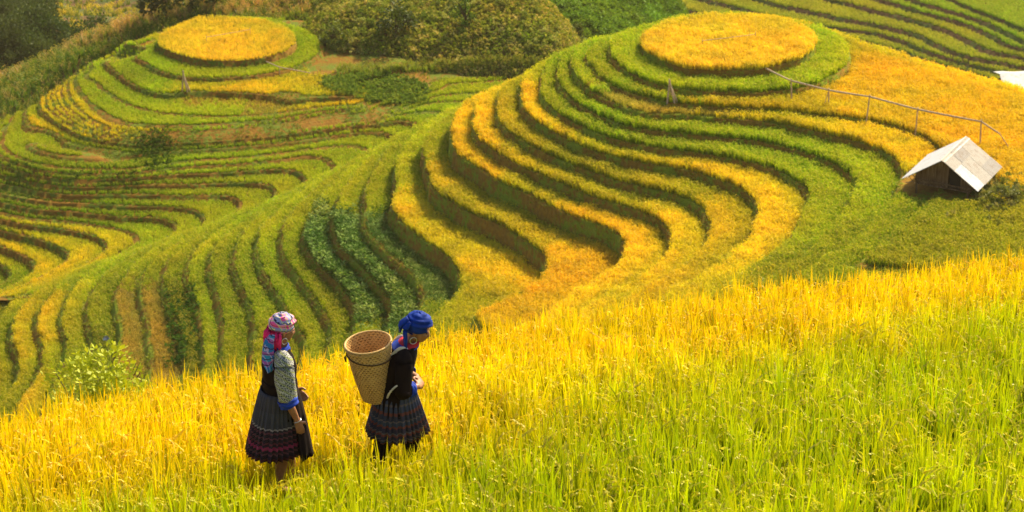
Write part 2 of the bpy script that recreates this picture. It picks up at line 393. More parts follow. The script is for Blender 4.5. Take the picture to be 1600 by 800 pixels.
# ------------------------------------------------------------------ soil and grass materials
def ground_mat(name, soil, grass, dry, sc_=1.0, wet=0.0):
    g = NG(name); co = g.obj()
    n1 = g.noise(.35*sc_, 6, co, .6); n2 = g.noise(3.2*sc_, 6, co, .65); n3 = g.noise(11*sc_, 3, co, .6)
    geo = g.n('ShaderNodeNewGeometry'); sep = g.n('ShaderNodeSeparateXYZ'); g.l(geo.outputs['True Normal'], sep.inputs[0])
    s1 = g.ramp(n2.outputs[0], [(.25, tuple(c*.55 for c in soil)), (.55, soil), (.8, tuple(min(1, c*1.5) for c in soil))])
    g1 = g.ramp(n3.outputs[0], [(.25, tuple(c*.6 for c in grass)), (.75, tuple(c*1.35 for c in grass))])
    m = g.math('ADD', n1.outputs[0], g.math('MULTIPLY', g.math('SUBTRACT', n2.outputs[0], .5), .9))
    cov = g.ramp(m, [(.47, (0, 0, 0)), (.58, (1, 1, 1))])
    c = g.mix(cov, s1, g1)
    d = g.ramp(g.noise(1.7*sc_, 5, co, .7).outputs[0], [(.56, (0, 0, 0)), (.68, (.7, .7, .7))])
    c = g.mix(d, c, dry)
    g.bump(n2.outputs[0], .9, .12)
    return g.fin(c, .95, .1)
M_SOIL = ground_mat('terrace_soil', (.28, .15, .018), (.19, .24, .015), (.22, .16, .03))
M_VALLEY = ground_mat('valley_soil', (.24, .12, .016), (.12, .16, .015), (.20, .14, .03))
M_FARSOIL = ground_mat('far_soil', (.13, .07, .03), (.07, .1, .02), (.16, .12, .05), .6)
M_HILL = ground_mat('hill_grass', (.17, .11, .03), (.13, .16, .02), (.28, .2, .05), .5)
M_NEAR = ground_mat('near_soil', (.09, .06, .015), (.09, .12, .012), (.16, .12, .03), 3)
terrR = HR.build(M_SOIL); terrM = HM.build(M_VALLEY); terrF = HF.build(M_FARSOIL)

def sheet(name, fn, box, step, mat):
    xs = np.arange(box[0], box[1]+step, step); ys = np.arange(box[2], box[3]+step, step)
    GX, GY = np.meshgrid(xs, ys, indexing='ij'); Z = fn(GX, GY)
    ni, nj = GX.shape; idx = np.arange(ni*nj).reshape(ni, nj)
    a, b, c, d = idx[:-1, :-1].ravel(), idx[1:, :-1].ravel(), idx[1:, 1:].ravel(), idx[:-1, 1:].ravel()
    me = fast_mesh(name, np.stack([GX.ravel(), GY.ravel(), Z.ravel()], 1), np.stack([a, b, c, d], 1))
    me.polygons.foreach_set('use_smooth', [True]*len(me.polygons)); me.materials.append(mat)
    o = bpy.data.objects.new(name, me); COL.objects.link(o); return tag(o, kind='structure')
# shrub hill behind the left hilltop and the maize slope running down its left
A = [(540,70,160),(540,20,164),(700,92,158.5),(700,50,161.5),(700,0,165.5),(850,82,158),(850,50,160),(850,10,163),(480,30,167),(420,4,173),(330,6,173),(620,95,158.5),(780,95,157.5),
     (250,22,174),(200,45,172),(150,80,171),(100,108,169.5),(50,145,168),(0,180,166),(-60,225,165),(100,90,174),(40,118,173.5),(0,150,172),
     (0,132,176),(60,100,175.5),(130,68,175)]
P, V = [], []
for u, v, y in A:
    x, y, z = at_y(u, v, y); P.append((x, y)); V.append(z)
for x, y, z in ((-10,185,-57),(5,185,-63),(-20,195,-66),(-40,188,-71),(-34,188,-70),(-28,188,-69),(-24,184,-66),(-4,172,-53),(-12,174,-53.5),(-35,210,-72),(-48,215,-76),(-60,180,-66),(9,157,-63),(9,165,-62),(8.5,175,-60),(14,180,-64),(-6,151,-60),(-18,155,-63),(-30,155,-66),(3,152,-60),(-45,155,-68)):
    P.append((x, y)); V.append(z)
tB = TPS(P, V, .02)
def zB(x, y): return tB(x, y)-.5*np.maximum(0, x-np.interp(y, [150, 158, 166, 180], [6, 4.6, 2.6, 2.]))+.5*vnoise(x, y, .3, 21)+.25*vnoise(x, y, .8, 22)
hillB = sheet('hillside', lambda x, y: zB(x/S, y/S)*S, (-58*S, 12*S, 150*S, 214*S), .5*S, M_HILL)
# far valley side: forest upper left, green slope behind the pass
A = [(860,60,190),(900,60,188),(950,60,190),(900,20,194),(1000,20,200),(860,5,198),(1040,5,206),(950,-20,204),(1040,40,200),(30,60,215),(0,20,232),(100,40,236),(150,28,246),(100,12,262),(200,4,266),(240,28,250),(0,100,206),(180,20,255),(260,5,258),(-60,60,220),(-60,10,236)]
P, V = [], []
for u, v, y in A:
    x, y, z = at_y(u, v, y); P.append((x, y)); V.append(z)
for x, y, z in ((0,280,-80),(-40,330,-95),(-80,250,-80),(20,260,-88),(40,250,-92),(60,250,-92),(60,200,-90),(30,200,-85),(-10,200,-76),(-10,240,-84),(60,320,-90),(10,185,-70),(40,170,-95),(-50,190,-76),(-25,200,-80)):
    P.append((x, y)); V.append(z)
tC = TPS(P, V, .05)
def zC(x, y): return tC(x, y)+1.0*vnoise(x, y, .15, 31)+.4*vnoise(x, y, .5, 32)
farC = sheet('far_hillside', lambda x, y: zC(x/S, y/S)*S, (-90*S, 62*S, 166*S, 335*S), 1.2*S, M_FARSOIL)
# the slope the women walk on: a near field with a crest, then a steep drop into the gorge
cs, cy_, ct = -3.1, .36, .08
def crest(x): return np.interp(x, [-30, -4.6, 0, 5.6, 14, 40], [19.3, 20.6, 25.5, 28.8, 31, 34])
def z_near(x, y):
    z = cs-cy_*y+ct*x+.10*vnoise(x, y, .35, 41)+.04*vnoise(x, y, 1.1, 42)
    d = np.maximum(0, y-crest(x))
    return z-.30*d-.12*np.minimum(d, 3)**2*.6
def zN(x, y): return z_near(x, y)
nearT = sheet('field_ground', zN, (-30, 34, 4, 60), .4, M_NEAR)
gorge = sheet('gorge_slope', lambda x, y: zN(x, y)-.02, (-70, 70, 60, 165), 2.5, M_HILL)
base = sheet('valley_floor', lambda x, y: -150+0*x, (-3000, 3000, -1500, 4500), 500, M_FARSOIL)

# ------------------------------------------------------------------ plants: tuft meshes and scattering
def leaf_mat(name, rough=.55, trans=.4, mode='INSTANCER', root=(.14, .26, .01), rk=.55):
    g = NG(name)
    at = g.n('ShaderNodeAttribute'); at.attribute_type = mode; at.attribute_name = 'tint'
    a2 = g.n('ShaderNodeAttribute'); a2.attribute_type = 'GEOMETRY'; a2.attribute_name = 'part'
    sp = g.n('ShaderNodeSeparateColor'); g.l(a2.outputs['Color'], sp.inputs[0])
    # part.r: 0 root .. 1 tip, part.g: per blade variation, part.b: 1 on grain heads
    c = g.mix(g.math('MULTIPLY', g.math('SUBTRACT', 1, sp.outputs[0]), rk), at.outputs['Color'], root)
    c = g.mix(sp.outputs[1], c, g.mix(1, c, (1.35, 1.2, .9), 'MULTIPLY'))
    grain = g.mix(1, g.mix(.45, at.outputs['Color'], (.74, .56, .11)), (1.1, 1.1, 1.0), 'MULTIPLY')
    c = g.mix(sp.outputs[2], c, grain)
    g.fin(c, rough, .25)
    tr = g.n('ShaderNodeBsdfTranslucent'); g.l(g.mix(1, c, (1.15, 1.12, .5), 'MULTIPLY'), tr.inputs[0])
    mx = g.n('ShaderNodeMixShader'); mx.inputs[0].default_value = trans
    g.l(g.b.outputs[0], mx.inputs[1]); g.l(tr.outputs[0], mx.inputs[2]); g.l(mx.outputs[0], g.o.inputs[0])
    return g.m
M_LEAF = leaf_mat('rice_leaf', .5, .36)
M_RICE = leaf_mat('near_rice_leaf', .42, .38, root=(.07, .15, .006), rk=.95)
M_BUSH = leaf_mat('bush_leaf', .5, .3)
def part_attr(me, cols):
    a = me.attributes.new('part', 'FLOAT_COLOR', 'POINT')
    a.data.foreach_set('color', np.asarray(cols, np.float32).ravel())
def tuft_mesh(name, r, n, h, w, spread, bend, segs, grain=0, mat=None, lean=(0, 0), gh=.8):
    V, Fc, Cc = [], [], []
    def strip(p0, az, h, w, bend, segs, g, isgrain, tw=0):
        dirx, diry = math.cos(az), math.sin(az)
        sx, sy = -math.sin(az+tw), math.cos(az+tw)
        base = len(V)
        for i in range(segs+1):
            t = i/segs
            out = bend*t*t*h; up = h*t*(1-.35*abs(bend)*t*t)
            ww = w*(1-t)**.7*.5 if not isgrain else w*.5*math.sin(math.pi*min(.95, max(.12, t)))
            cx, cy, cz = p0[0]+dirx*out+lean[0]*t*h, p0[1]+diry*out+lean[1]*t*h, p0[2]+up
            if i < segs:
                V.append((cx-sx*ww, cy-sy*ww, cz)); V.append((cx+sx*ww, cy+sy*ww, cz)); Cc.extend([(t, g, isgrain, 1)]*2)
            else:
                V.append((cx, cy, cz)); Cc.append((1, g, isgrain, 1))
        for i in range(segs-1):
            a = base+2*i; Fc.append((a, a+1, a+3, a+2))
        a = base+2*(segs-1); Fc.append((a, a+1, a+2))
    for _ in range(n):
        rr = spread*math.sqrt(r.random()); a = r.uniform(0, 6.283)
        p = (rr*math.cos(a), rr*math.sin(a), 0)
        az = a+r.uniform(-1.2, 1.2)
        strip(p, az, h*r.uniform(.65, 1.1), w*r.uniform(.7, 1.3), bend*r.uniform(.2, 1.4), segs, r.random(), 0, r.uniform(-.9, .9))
    for _ in range(grain):
        rr = spread*math.sqrt(r.random()); a = r.uniform(0, 6.283); az = a+r.uniform(-.8, .8)
        hh = h*gh*r.uniform(.7, 1.1); L = r.uniform(.11, .17)*h/.6
        x, y, z = rr*math.cos(a), rr*math.sin(a), hh
        dx, dy = math.cos(az), math.sin(az)
        pts = []
        for i in range(6):                                 # an arching, drooping head
            t = i/5; pts.append((x+dx*L*(.15*t+.75*t*t)+lean[0]*hh, y+dy*L*(.15*t+.75*t*t)+lean[1]*hh, z+L*(.75*t-1.05*t*t)))
        for i in range(5):
            q0, q1 = pts[i], pts[i+1]; ww = w*(.22 if i == 0 else (.62 if segs < 3 else .40))
            for k in range(2 if segs > 2 else 1):
                an = r.uniform(0, 3.14); sx, sy, sz = math.cos(an)*ww, math.sin(an)*ww, r.uniform(-.4, .4)*ww
                b = len(V); jit = [r.uniform(-.3, .3)*ww for _ in range(3)]
                V.extend([(q0[0]-sx*.6+jit[0], q0[1]-sy*.6, q0[2]-sz), (q0[0]+sx*.6, q0[1]+sy*.6+jit[1], q0[2]+sz), (q1[0]+sx+jit[2], q1[1]+sy, q1[2]-ww*.5), (q1[0]-sx*.8, q1[1]-sy*.8, q1[2]-ww*1.1)])
                g = r.random(); Cc.extend([(1, g, 1, 1)]*4); Fc.append((b, b+1, b+2, b+3))
    me = bpy.data.meshes.new(name); me.from_pydata(V, [], Fc); me.update(); part_attr(me, Cc)
    me.materials.append(mat or M_LEAF)
    return bpy.data.objects.new(name, me)
def scatter(name, pts, tint, scl, variants, kind='stuff', label=None, cat=None, nrm=None, rotx=None, parent=None):
    """one object whose geometry nodes put a plant on every vertex"""
    n = len(pts); me = bpy.data.meshes.new(name); me.vertices.add(n)
    me.vertices.foreach_set('co', np.asarray(pts, np.float32).ravel())
    a = me.attributes.new('tint', 'FLOAT_COLOR', 'POINT')
    tc = np.ones((n, 4), np.float32); tc[:, :3] = tint; a.data.foreach_set('color', tc.ravel())
    a = me.attributes.new('scl', 'FLOAT', 'POINT'); a.data.foreach_set('value', np.asarray(scl, np.float32))
    rot = np.zeros((n, 3), np.float32); rot[:, 2] = rng.uniform(0, 6.283, n)
    rot[:, 0] = rng.normal(0, .05 if rotx is None else rotx, n); rot[:, 1] = rng.normal(0, .05 if rotx is None else rotx, n)
    a = me.attributes.new('rotv', 'FLOAT_VECTOR', 'POINT'); a.data.foreach_set('vector', rot.ravel())
    a = me.attributes.new('vari', 'INT', 'POINT'); a.data.foreach_set('value', rng.integers(0, len(variants), n).astype(np.int32))
    o = bpy.data.objects.new(name, me); COL.objects.link(o)
    ng = bpy.data.node_groups.new(name+'_nodes', 'GeometryNodeTree')
    ng.interface.new_socket('Geometry', in_out='INPUT', socket_type='NodeSocketGeometry')
    ng.interface.new_socket('Geometry', in_out='OUTPUT', socket_type='NodeSocketGeometry')
    N = ng.nodes.new; Lk = ng.links.new
    gi = N('NodeGroupInput'); go = N('NodeGroupOutput'); ip = N('GeometryNodeInstanceOnPoints')
    g2i = N('GeometryNodeGeometryToInstance')
    for v in reversed(variants):
        oi = N('GeometryNodeObjectInfo'); oi.inputs['Object'].default_value = v; oi.inputs['As Instance'].default_value = False
        Lk(oi.outputs['Geometry'], g2i.inputs[0])
    def na(nm, typ):
        x = N('GeometryNodeInputNamedAttribute'); x.data_type = typ; x.inputs[0].default_value = nm; return x.outputs[0]
    m2p = N('GeometryNodeMeshToPoints'); Lk(gi.outputs[0], m2p.inputs[0])
    Lk(m2p.outputs[0], ip.inputs['Points']); Lk(g2i.outputs[0], ip.inputs['Instance'])
    ip.inputs['Pick Instance'].default_value = True
    Lk(na('vari', 'INT'), ip.inputs['Instance Index']); Lk(na('rotv', 'FLOAT_VECTOR'), ip.inputs['Rotation']); Lk(na('scl', 'FLOAT'), ip.inputs['Scale'])
    Lk(ip.outputs[0], go.inputs[0])
    md = o.modifiers.new('scatter', 'NODES'); md.node_group = ng
    if parent: o.parent = parent
    return tag(o, label, cat, kind=kind)
r_ = random.Random(5)
farV = [tuft_mesh('rice_tuft', r_, 14, .42, .045, .13, .40, 2, 4) for _ in range(5)]
grassV = [tuft_mesh('grass_tuft', r_, 12, .26, .035, .14, .8, 2) for _ in range(4)]
T = dict(gold=(.82, .61, .008), amber=(.84, .62, .03), goldg=(.60, .54, .006), green=(.29, .38, .005), bright=(.40, .52, .006), dark=(.15, .21, .008),
         none=(0, 0, 0), tan=(.40, .28, .07), olive=(.38, .39, .006), veg=(.05, .12, .02), lime=(.42, .50, .006), straw=(.5, .38, .07))
def seeds_of(H, lst):
    out = []
    for (lv, u, v, ty) in lst:
        x, y = H.hit(u, v, H.zs[min(lv, len(H.zs)-1)]); out.append((x, y, lv, ty))
    return out
def frust(X, Y, Z, m=170):
    u, v = proj(X, Y, Z); return (u > -m) & (u < 1600+m) & (v > -m-30) & (v < 800+m)
def crop(H, dens, seeds, ugrid, xlim=None, hmul=1.0, default='green'):
    step = 1/math.sqrt(dens)
    x0, x1, y0, y1 = H.box
    gx, gy = np.meshgrid(np.arange(x0+.5, x1-.5, step), np.arange(y0+.5, y1-.5, step), indexing='ij')
    X = (gx+rng.uniform(-.5, .5, gx.shape)*step).ravel(); Y = (gy+rng.uniform(-.5, .5, gx.shape)*step).ravel()
    Z, L, f = H.z_at(X, Y); G = H.sample(H.G, X, Y)
    m = frust(X, Y, Z)
    X, Y, Z, L, f, G = [q[m] for q in (X, Y, Z, L, f, G)]
    fr = L-np.floor(L); lv = np.floor(L).astype(int)+1           # tread index
    inn = (fr > f+.02*G) & (fr < 1-np.minimum(.17*G, .25)) | (L < 0)
    names = sorted({s[3] for s in seeds}); pal = np.array([T[n] for n in names])
    best = np.full(len(X), 1e9); ci = np.full(len(X), names.index(default) if default in names else 0)
    jx = X+1.6*vnoise(X, Y, .5, 77)+rng.normal(0, .75, len(X)); jy = Y+1.6*vnoise(X, Y, .5, 78)+rng.normal(0, .75, len(X))
    for (sx, sy, sl_, ty) in seeds:
        d = (jx-sx)**2+(jy-sy)**2+ (np.abs(lv-sl_)*6.0)**2*1.2
        b = d < best; best[b] = d[b]; ci[b] = names.index(ty)
    tt = np.clip((fr-f)/(1-f)+.25*vnoise(X, Y, 1.2, 91), 0, 1)      # later ripening plus painted bank shade: greener, darker towards the bank foot
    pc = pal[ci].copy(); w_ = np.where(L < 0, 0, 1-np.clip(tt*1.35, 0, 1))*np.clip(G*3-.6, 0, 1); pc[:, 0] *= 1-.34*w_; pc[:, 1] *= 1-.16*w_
    return X, Y, Z, L, f, G, lv, inn, np.array(names)[ci], pc
def varied(col, X, Y, a=.18):
    n = vnoise(X, Y, .35, 51)+.7*vnoise(X, Y, 1.1, 52)
    n2 = vnoise(X, Y, 2.4, 55)+.6*vnoise(X, Y, 5.1, 56)
    c = col*(1+a*n[:, None]+.26*n2[:, None])*rng.uniform(.78, 1.18, (len(X), 1))
    c[:, 0] *= 1+.3*vnoise(X, Y, .22, 53)+.2*vnoise(X, Y, .9, 54)
    return np.clip(c, 0, .95)
SR = seeds_of(HR, [
 (0,1139,66,'amber'),(0,1050,60,'amber'),(0,1230,66,'amber'),(0,1139,40,'amber'),(0,1139,95,'amber'),
 (1,975,95,'bright'),(1,1060,130,'bright'),(1,1150,132,'bright'),(1,1250,122,'bright'),(1,1300,95,'bright'),(1,1290,60,'bright'),(1,1000,40,'bright'),(1,1140,25,'bright'),(1,1220,30,'gold'),
 (2,930,90,'bright'),(2,925,120,'bright'),(2,960,140,'bright'),(2,1015,160,'bright'),(2,1045,158,'green'),(2,1080,158,'gold'),(2,1200,160,'gold'),(2,1300,165,'gold'),(2,1340,130,'gold'),(2,1400,130,'gold'),(2,1500,160,'gold'),(2,1450,200,'gold'),(2,1550,200,'gold'),(2,1380,90,'gold'),(2,1500,120,'gold'),(2,1600,180,'gold'),(2,1600,275,'amber'),(2,1590,150,'gold'),(2,1560,240,'gold'),(2,1650,200,'gold'),
 (3,1100,174,'straw'),(3,1200,182,'gold'),(3,1300,197,'gold'),(3,1380,215,'gold'),(3,1430,250,'gold'),(3,1440,285,'goldg'),(3,1440,310,'green'),(2,1480,340,'green'),(2,1560,350,'green'),(2,1450,390,'green'),(2,1550,400,'green'),(2,1640,350,'green'),(2,1520,320,'green'),(3,1390,360,'green'),(3,1330,400,'green'),
 (4,885,100,'bright'),(4,900,140,'bright'),(4,960,175,'bright'),(4,1050,190,'bright'),(4,1150,200,'bright'),(4,1250,215,'bright'),(4,1330,240,'bright'),(4,1380,280,'bright'),(4,1370,320,'bright'),(4,1320,370,'green'),(4,1260,420,'green'),
 (5,860,110,'bright'),(5,855,150,'bright'),(5,900,190,'bright'),(5,1000,218,'bright'),(5,1100,230,'bright'),(5,1200,245,'bright'),(5,1280,275,'bright'),(5,1300,310,'bright'),(5,1270,360,'bright'),(5,1220,420,'green'),(5,1150,455,'goldg'),
 (6,830,115,'goldg'),(6,830,150,'gold'),(6,870,200,'gold'),(6,950,230,'goldg'),(6,1050,250,'goldg'),(6,1130,265,'gold'),(6,1200,300,'gold'),(6,1220,340,'gold'),(6,1180,390,'gold'),(6,1100,440,'goldg'),
 (7,800,135,'goldg'),(7,795,165,'goldg'),(7,820,210,'goldg'),(7,900,245,'olive'),(7,1000,280,'goldg'),(7,1080,300,'goldg'),(7,1140,340,'gold'),(7,1120,380,'gold'),(7,1050,440,'gold'),
 (8,755,170,'gold'),(8,755,205,'gold'),(8,800,240,'goldg'),(8,900,280,'goldg'),(8,1000,310,'goldg'),(8,1070,340,'gold'),(8,1080,370,'gold'),(8,1020,435,'gold'),
 (9,720,180,'gold'),(9,720,225,'gold'),(9,760,255,'gold'),(9,850,295,'goldg'),(9,950,340,'gold'),(9,1000,360,'gold'),(9,1010,390,'gold'),(9,960,440,'gold'),
 (10,690,190,'lime'),(10,680,215,'lime'),(10,680,250,'lime'),(10,690,282,'gold'),(10,740,300,'goldg'),(10,830,340,'goldg'),(10,900,370,'goldg'),(10,930,395,'gold'),(10,900,440,'gold'),(10,860,470,'gold'),
 (11,650,215,'lime'),(11,640,250,'lime'),(11,640,285,'lime'),(11,640,335,'gold'),(11,700,370,'goldg'),(11,760,400,'goldg'),(11,800,430,'gold'),(11,760,450,'goldg'),(11,720,480,'olive'),(11,660,530,'olive'),
 (12,640,215,'lime'),(12,600,270,'lime'),(12,595,310,'lime'),(12,600,355,'veg'),(12,640,400,'veg'),(12,680,440,'veg'),(12,680,470,'veg'),(12,650,510,'green'),
 (13,600,235,'lime'),(13,560,290,'lime'),(13,548,320,'lime'),(13,545,355,'veg'),(13,560,395,'veg'),(13,610,440,'veg'),(13,640,475,'veg'),
 (14,560,250,'lime'),(14,520,300,'lime'),(14,505,320,'lime'),(14,495,350,'veg'),(14,500,395,'veg'),(14,560,440,'veg'),(14,590,490,'veg'),(14,570,520,'green'),
 (15,480,310,'lime'),(15,460,360,'lime'),(15,470,410,'green'),(15,520,480,'green'),(15,540,520,'green'),
 (16,440,330,'lime'),(16,420,370,'lime'),(16,430,420,'green'),(16,480,490,'green'),
 (17,400,350,'lime'),(17,385,390,'green'),(17,400,450,'green'),(17,440,520,'green'),
 (18,360,370,'lime'),(18,345,410,'green'),(18,350,470,'green'),(18,365,540,'green'),
 (19,320,390,'lime'),(19,310,430,'green'),(19,320,480,'green'),(19,330,540,'green'),
 (20,280,395,'lime'),(20,272,430,'green'),(20,285,480,'dark'),(20,300,540,'dark'),
 (21,250,400,'lime'),(21,232,435,'green'),(21,240,460,'tan'),(21,248,500,'tan'),(21,260,545,'tan'),(21,250,580,'tan'),
 (22,215,420,'lime'),(22,205,440,'olive'),(22,200,460,'tan'),(22,205,500,'tan'),(22,205,540,'tan'),(22,200,580,'tan'),
 (23,190,420,'lime'),(23,165,455,'green'),(23,158,500,'green'),(23,160,540,'dark'),(23,150,580,'green'),
 (24,150,430,'lime'),(24,125,460,'goldg'),(24,115,500,'olive'),(24,122,550,'olive'),(24,105,600,'olive'),
 (25,110,440,'lime'),(25,85,480,'gold'),(25,80,520,'gold'),(25,82,560,'goldg'),(25,60,610,'gold'),
 (26,70,455,'goldg'),(26,40,500,'gold'),(26,35,540,'gold'),(26,40,580,'goldg'),(26,20,620,'olive'),
 (27,30,475,'goldg'),(27,5,500,'olive'),(27,0,560,'olive'),(28,-10,540,'olive'),(28,0,620,'green')])
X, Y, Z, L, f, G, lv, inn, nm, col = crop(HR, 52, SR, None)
hut_c = np.array([20.5, 111.2])
nohut = (np.hypot(X-hut_c[0], Y-hut_c[1]) > 2.6)
isveg = nm == 'veg'
k = inn & nohut & ~isveg & (nm != 'none') & (rng.random(len(X)) > .02)
hs = np.where(lv < 12, 1.32, 1.1)*rng.uniform(.85, 1.25, len(X))*(1+.35*vnoise(X, Y, 1.3, 57)-.5*np.clip(vnoise(X, Y, .9, 58)-.3, 0, 1))*np.where(np.isin(nm, ['tan', 'straw']), .7, 1.0)
col = col*(1+.13*np.sin(lv*2.4))[:, None]
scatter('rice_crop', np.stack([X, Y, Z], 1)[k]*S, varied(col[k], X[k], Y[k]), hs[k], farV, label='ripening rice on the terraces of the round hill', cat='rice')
k = ~inn & (rng.random(len(X)) < .75) & (vnoise(X, Y, .6, 61)+.5*vnoise(X, Y, 1.9, 62) > -.12)
gc = np.array([(.26, .31, .015)])*np.ones((k.sum(), 1)); dry = rng.random(k.sum()) < .18; gc[dry] = (.3, .22, .05)
lip = ~inn & (L-np.floor(L) > .5); k2 = lip & (rng.random(len(X)) < .85) & (vnoise(X, Y, .25, 67) > -.22); k = k & ~k2
gl = np.array([(.26, .30, .03)])*np.ones((k2.sum(), 1))
scatter('bank_grass', np.concatenate([np.stack([X, Y, Z], 1)[k], np.stack([X, Y, Z], 1)[k2]])*S, np.concatenate([varied(gc[:k.sum()], X[k], Y[k]), varied(gl, X[k2], Y[k2])]),
        np.concatenate([rng.uniform(.5, 1.1, k.sum()), rng.uniform(.3, .6, k2.sum())]), grassV, label='short grass on the earth banks of the round hill', cat='grass')
# leafy vegetable strips in the hollow
leafV = []
def leafy_mesh(name, r, n, h, size, wide=.6, mat=M_BUSH):
    V, Fc, Cc = [], [], []
    for _ in range(n):
        a = r.uniform(0, 6.283); rr = h*.45*math.sqrt(r.random()); z = h*r.uniform(.1, 1)
        p = Vector((rr*math.cos(a), rr*math.sin(a), z)); d = Vector((math.cos(a), math.sin(a), r.uniform(-.3, .7))).normalized()
        sd = d.cross(Vector((r.uniform(-1, 1), r.uniform(-1, 1), 1))).normalized()*size*wide*.5; s = size*r.uniform(.6, 1.3)
        b = len(V); up = d.cross(sd).normalized()*s*.12
        V += [p, p+d*s*.5+sd+up, p+d*s, p+d*s*.5-sd+up]; g = r.random()
        Cc += [(.9, g, 0, 1)]*4; Fc += [(b, b+1, b+2), (b, b+2, b+3)]
    me = bpy.data.meshes.new(name); me.from_pydata([tuple(v) for v in V], [], Fc); me.update(); part_attr(me, Cc); me.materials.append(mat)
    return bpy.data.objects.new(name, me)
leafV = [leafy_mesh('vegetable_plant', r_, 26, .5, .22, .4) for _ in range(4)]
k = inn & isveg
vc = np.array([(.07, .15, .015)])*np.ones((k.sum(), 1)); hi = rng.random(k.sum()) < .35; vc[hi] = (.26, .36, .09)
m13 = np.isin(lv[k], (13, 14))
scatter('vegetable_crop', np.stack([X, Y, Z], 1)[k]*S, varied(vc, X[k], Y[k]), np.where(m13, 1.1, .6)*rng.uniform(.7, 1.2, k.sum()), leafV, label='dark green vegetable plants in strips in the hollow', cat='vegetables')

SM = seeds_of(HM, [(6,90,200,'gold'),(6,160,200,'gold'),(6,240,212,'none'),(6,320,212,'none'),(6,400,212,'none'),(6,480,204,'none'),(6,560,204,'none'),(6,610,204,'none'),(7,90,200,'gold'),(7,160,200,'gold'),(7,240,212,'none'),(7,320,212,'none'),(7,400,212,'none'),(7,480,204,'none'),(7,560,204,'none'),(7,610,204,'none'),(8,90,200,'gold'),(8,160,200,'gold'),(8,240,212,'none'),(8,320,212,'none'),(8,400,212,'none'),(8,480,204,'none'),(8,560,204,'none'),(8,610,204,'none'),(9,90,200,'gold'),(9,160,200,'gold'),(9,240,212,'none'),(9,320,212,'none'),(9,400,212,'none'),(9,480,204,'none'),(9,560,204,'none'),(9,610,204,'none'),(10,210,222,'none'),(10,150,214,'gold'),(10,280,220,'none'),(10,360,216,'none'),(10,430,208,'none'),(2,560,60,'none'),(2,560,90,'none'),(2,620,100,'none'),(2,540,115,'none'),(2,590,130,'none'),(2,650,110,'none'),(3,600,140,'none'),(3,640,125,'none'),(4,660,130,'none'),(4,700,112,'none'),(5,760,108,'none'),(2,300,8,'none'),(2,400,8,'none'),(2,500,20,'none'),(2,220,25,'none'),(3,620,145,'none'),(5,700,118,'none'),(6,800,110,'none'),
 (0,356,60,'amber'),(0,300,60,'amber'),(0,420,60,'amber'),(0,356,85,'amber'),(0,356,38,'amber'),
 (1,225,80,'bright'),(1,270,105,'bright'),(1,350,112,'bright'),(1,430,105,'bright'),(1,485,80,'bright'),(1,230,45,'bright'),(1,356,24,'bright'),(1,470,45,'bright'),
 (2,195,90,'bright'),(2,200,120,'green'),(2,255,135,'bright'),(2,300,137,'goldg'),(2,400,138,'gold'),(2,470,138,'goldg'),(2,540,130,'dark'),
 (3,165,90,'bright'),(3,165,125,'bright'),(3,200,150,'bright'),(3,260,165,'bright'),(3,310,170,'bright'),(3,320,153,'straw'),(3,420,160,'straw'),(3,500,162,'gold'),(3,540,160,'gold'),
 (4,138,110,'bright'),(4,140,140,'bright'),(4,180,172,'bright'),(4,260,190,'bright'),(4,340,188,'bright'),(4,430,180,'bright'),
 (5,110,125,'goldg'),(5,115,150,'gold'),(5,150,185,'gold'),(5,210,205,'gold'),(5,260,203,'bright'),(5,400,195,'bright'),(5,500,175,'bright'),(5,600,163,'bright'),
 (6,730,125,'bright'),(7,700,145,'bright'),(8,680,157,'bright'),(9,660,172,'bright'),
 (10,80,140,'goldg'),(10,80,175,'gold'),(10,130,207,'goldg'),(10,100,190,'gold'),(10,500,202,'bright'),(10,620,188,'bright'),(10,660,190,'bright'),
 (11,40,180,'lime'),(11,60,200,'gold'),(11,100,224,'green'),(11,200,233,'green'),(11,300,228,'green'),(11,450,218,'bright'),(11,600,205,'bright'),
 (12,20,190,'lime'),(12,20,230,'lime'),(12,60,248,'green'),(12,150,262,'green'),(12,350,245,'bright'),(12,520,225,'bright'),(12,590,230,'bright'),
 (13,540,250,'bright'),(14,0,220,'lime'),(14,0,255,'green'),(14,100,274,'green'),(14,330,268,'bright'),(14,440,260,'bright'),(14,490,275,'bright'),
 (15,0,262,'green'),(15,100,290,'green'),(15,250,285,'green'),(15,380,282,'lime'),(15,440,295,'lime'),
 (16,0,272,'dark'),(16,60,290,'green'),(16,200,302,'green'),(16,330,302,'lime'),(16,385,320,'lime'),
 (17,20,300,'dark'),(17,80,312,'dark'),(17,200,318,'green'),(17,290,320,'lime'),(17,330,345,'lime'),
 (18,120,330,'green'),(18,220,335,'green'),(18,270,345,'lime'),(18,280,370,'lime'),
 (19,0,325,'green'),(19,60,338,'green'),(19,160,350,'green'),(19,220,365,'lime'),(19,230,385,'lime'),
 (20,140,362,'gold'),(20,170,372,'gold'),(20,190,385,'gold'),(20,160,405,'gold'),
 (21,0,352,'olive'),(21,60,368,'gold'),(21,110,385,'gold'),(21,130,400,'gold'),(21,90,430,'gold'),(21,40,455,'gold'),
 (22,0,375,'gold'),(22,50,390,'gold'),(22,80,410,'gold'),(22,30,450,'goldg'),
 (23,0,400,'goldg'),(23,30,410,'goldg'),(23,20,440,'green')])
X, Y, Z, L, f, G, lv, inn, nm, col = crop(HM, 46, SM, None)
zb = zB(X, Y); ok = zb < Z-.02
k = inn & ok & (nm != 'none')
hs = rng.uniform(.75, 1.05, len(X))*np.where(np.isin(nm, ['straw', 'dark']), .6, .9)
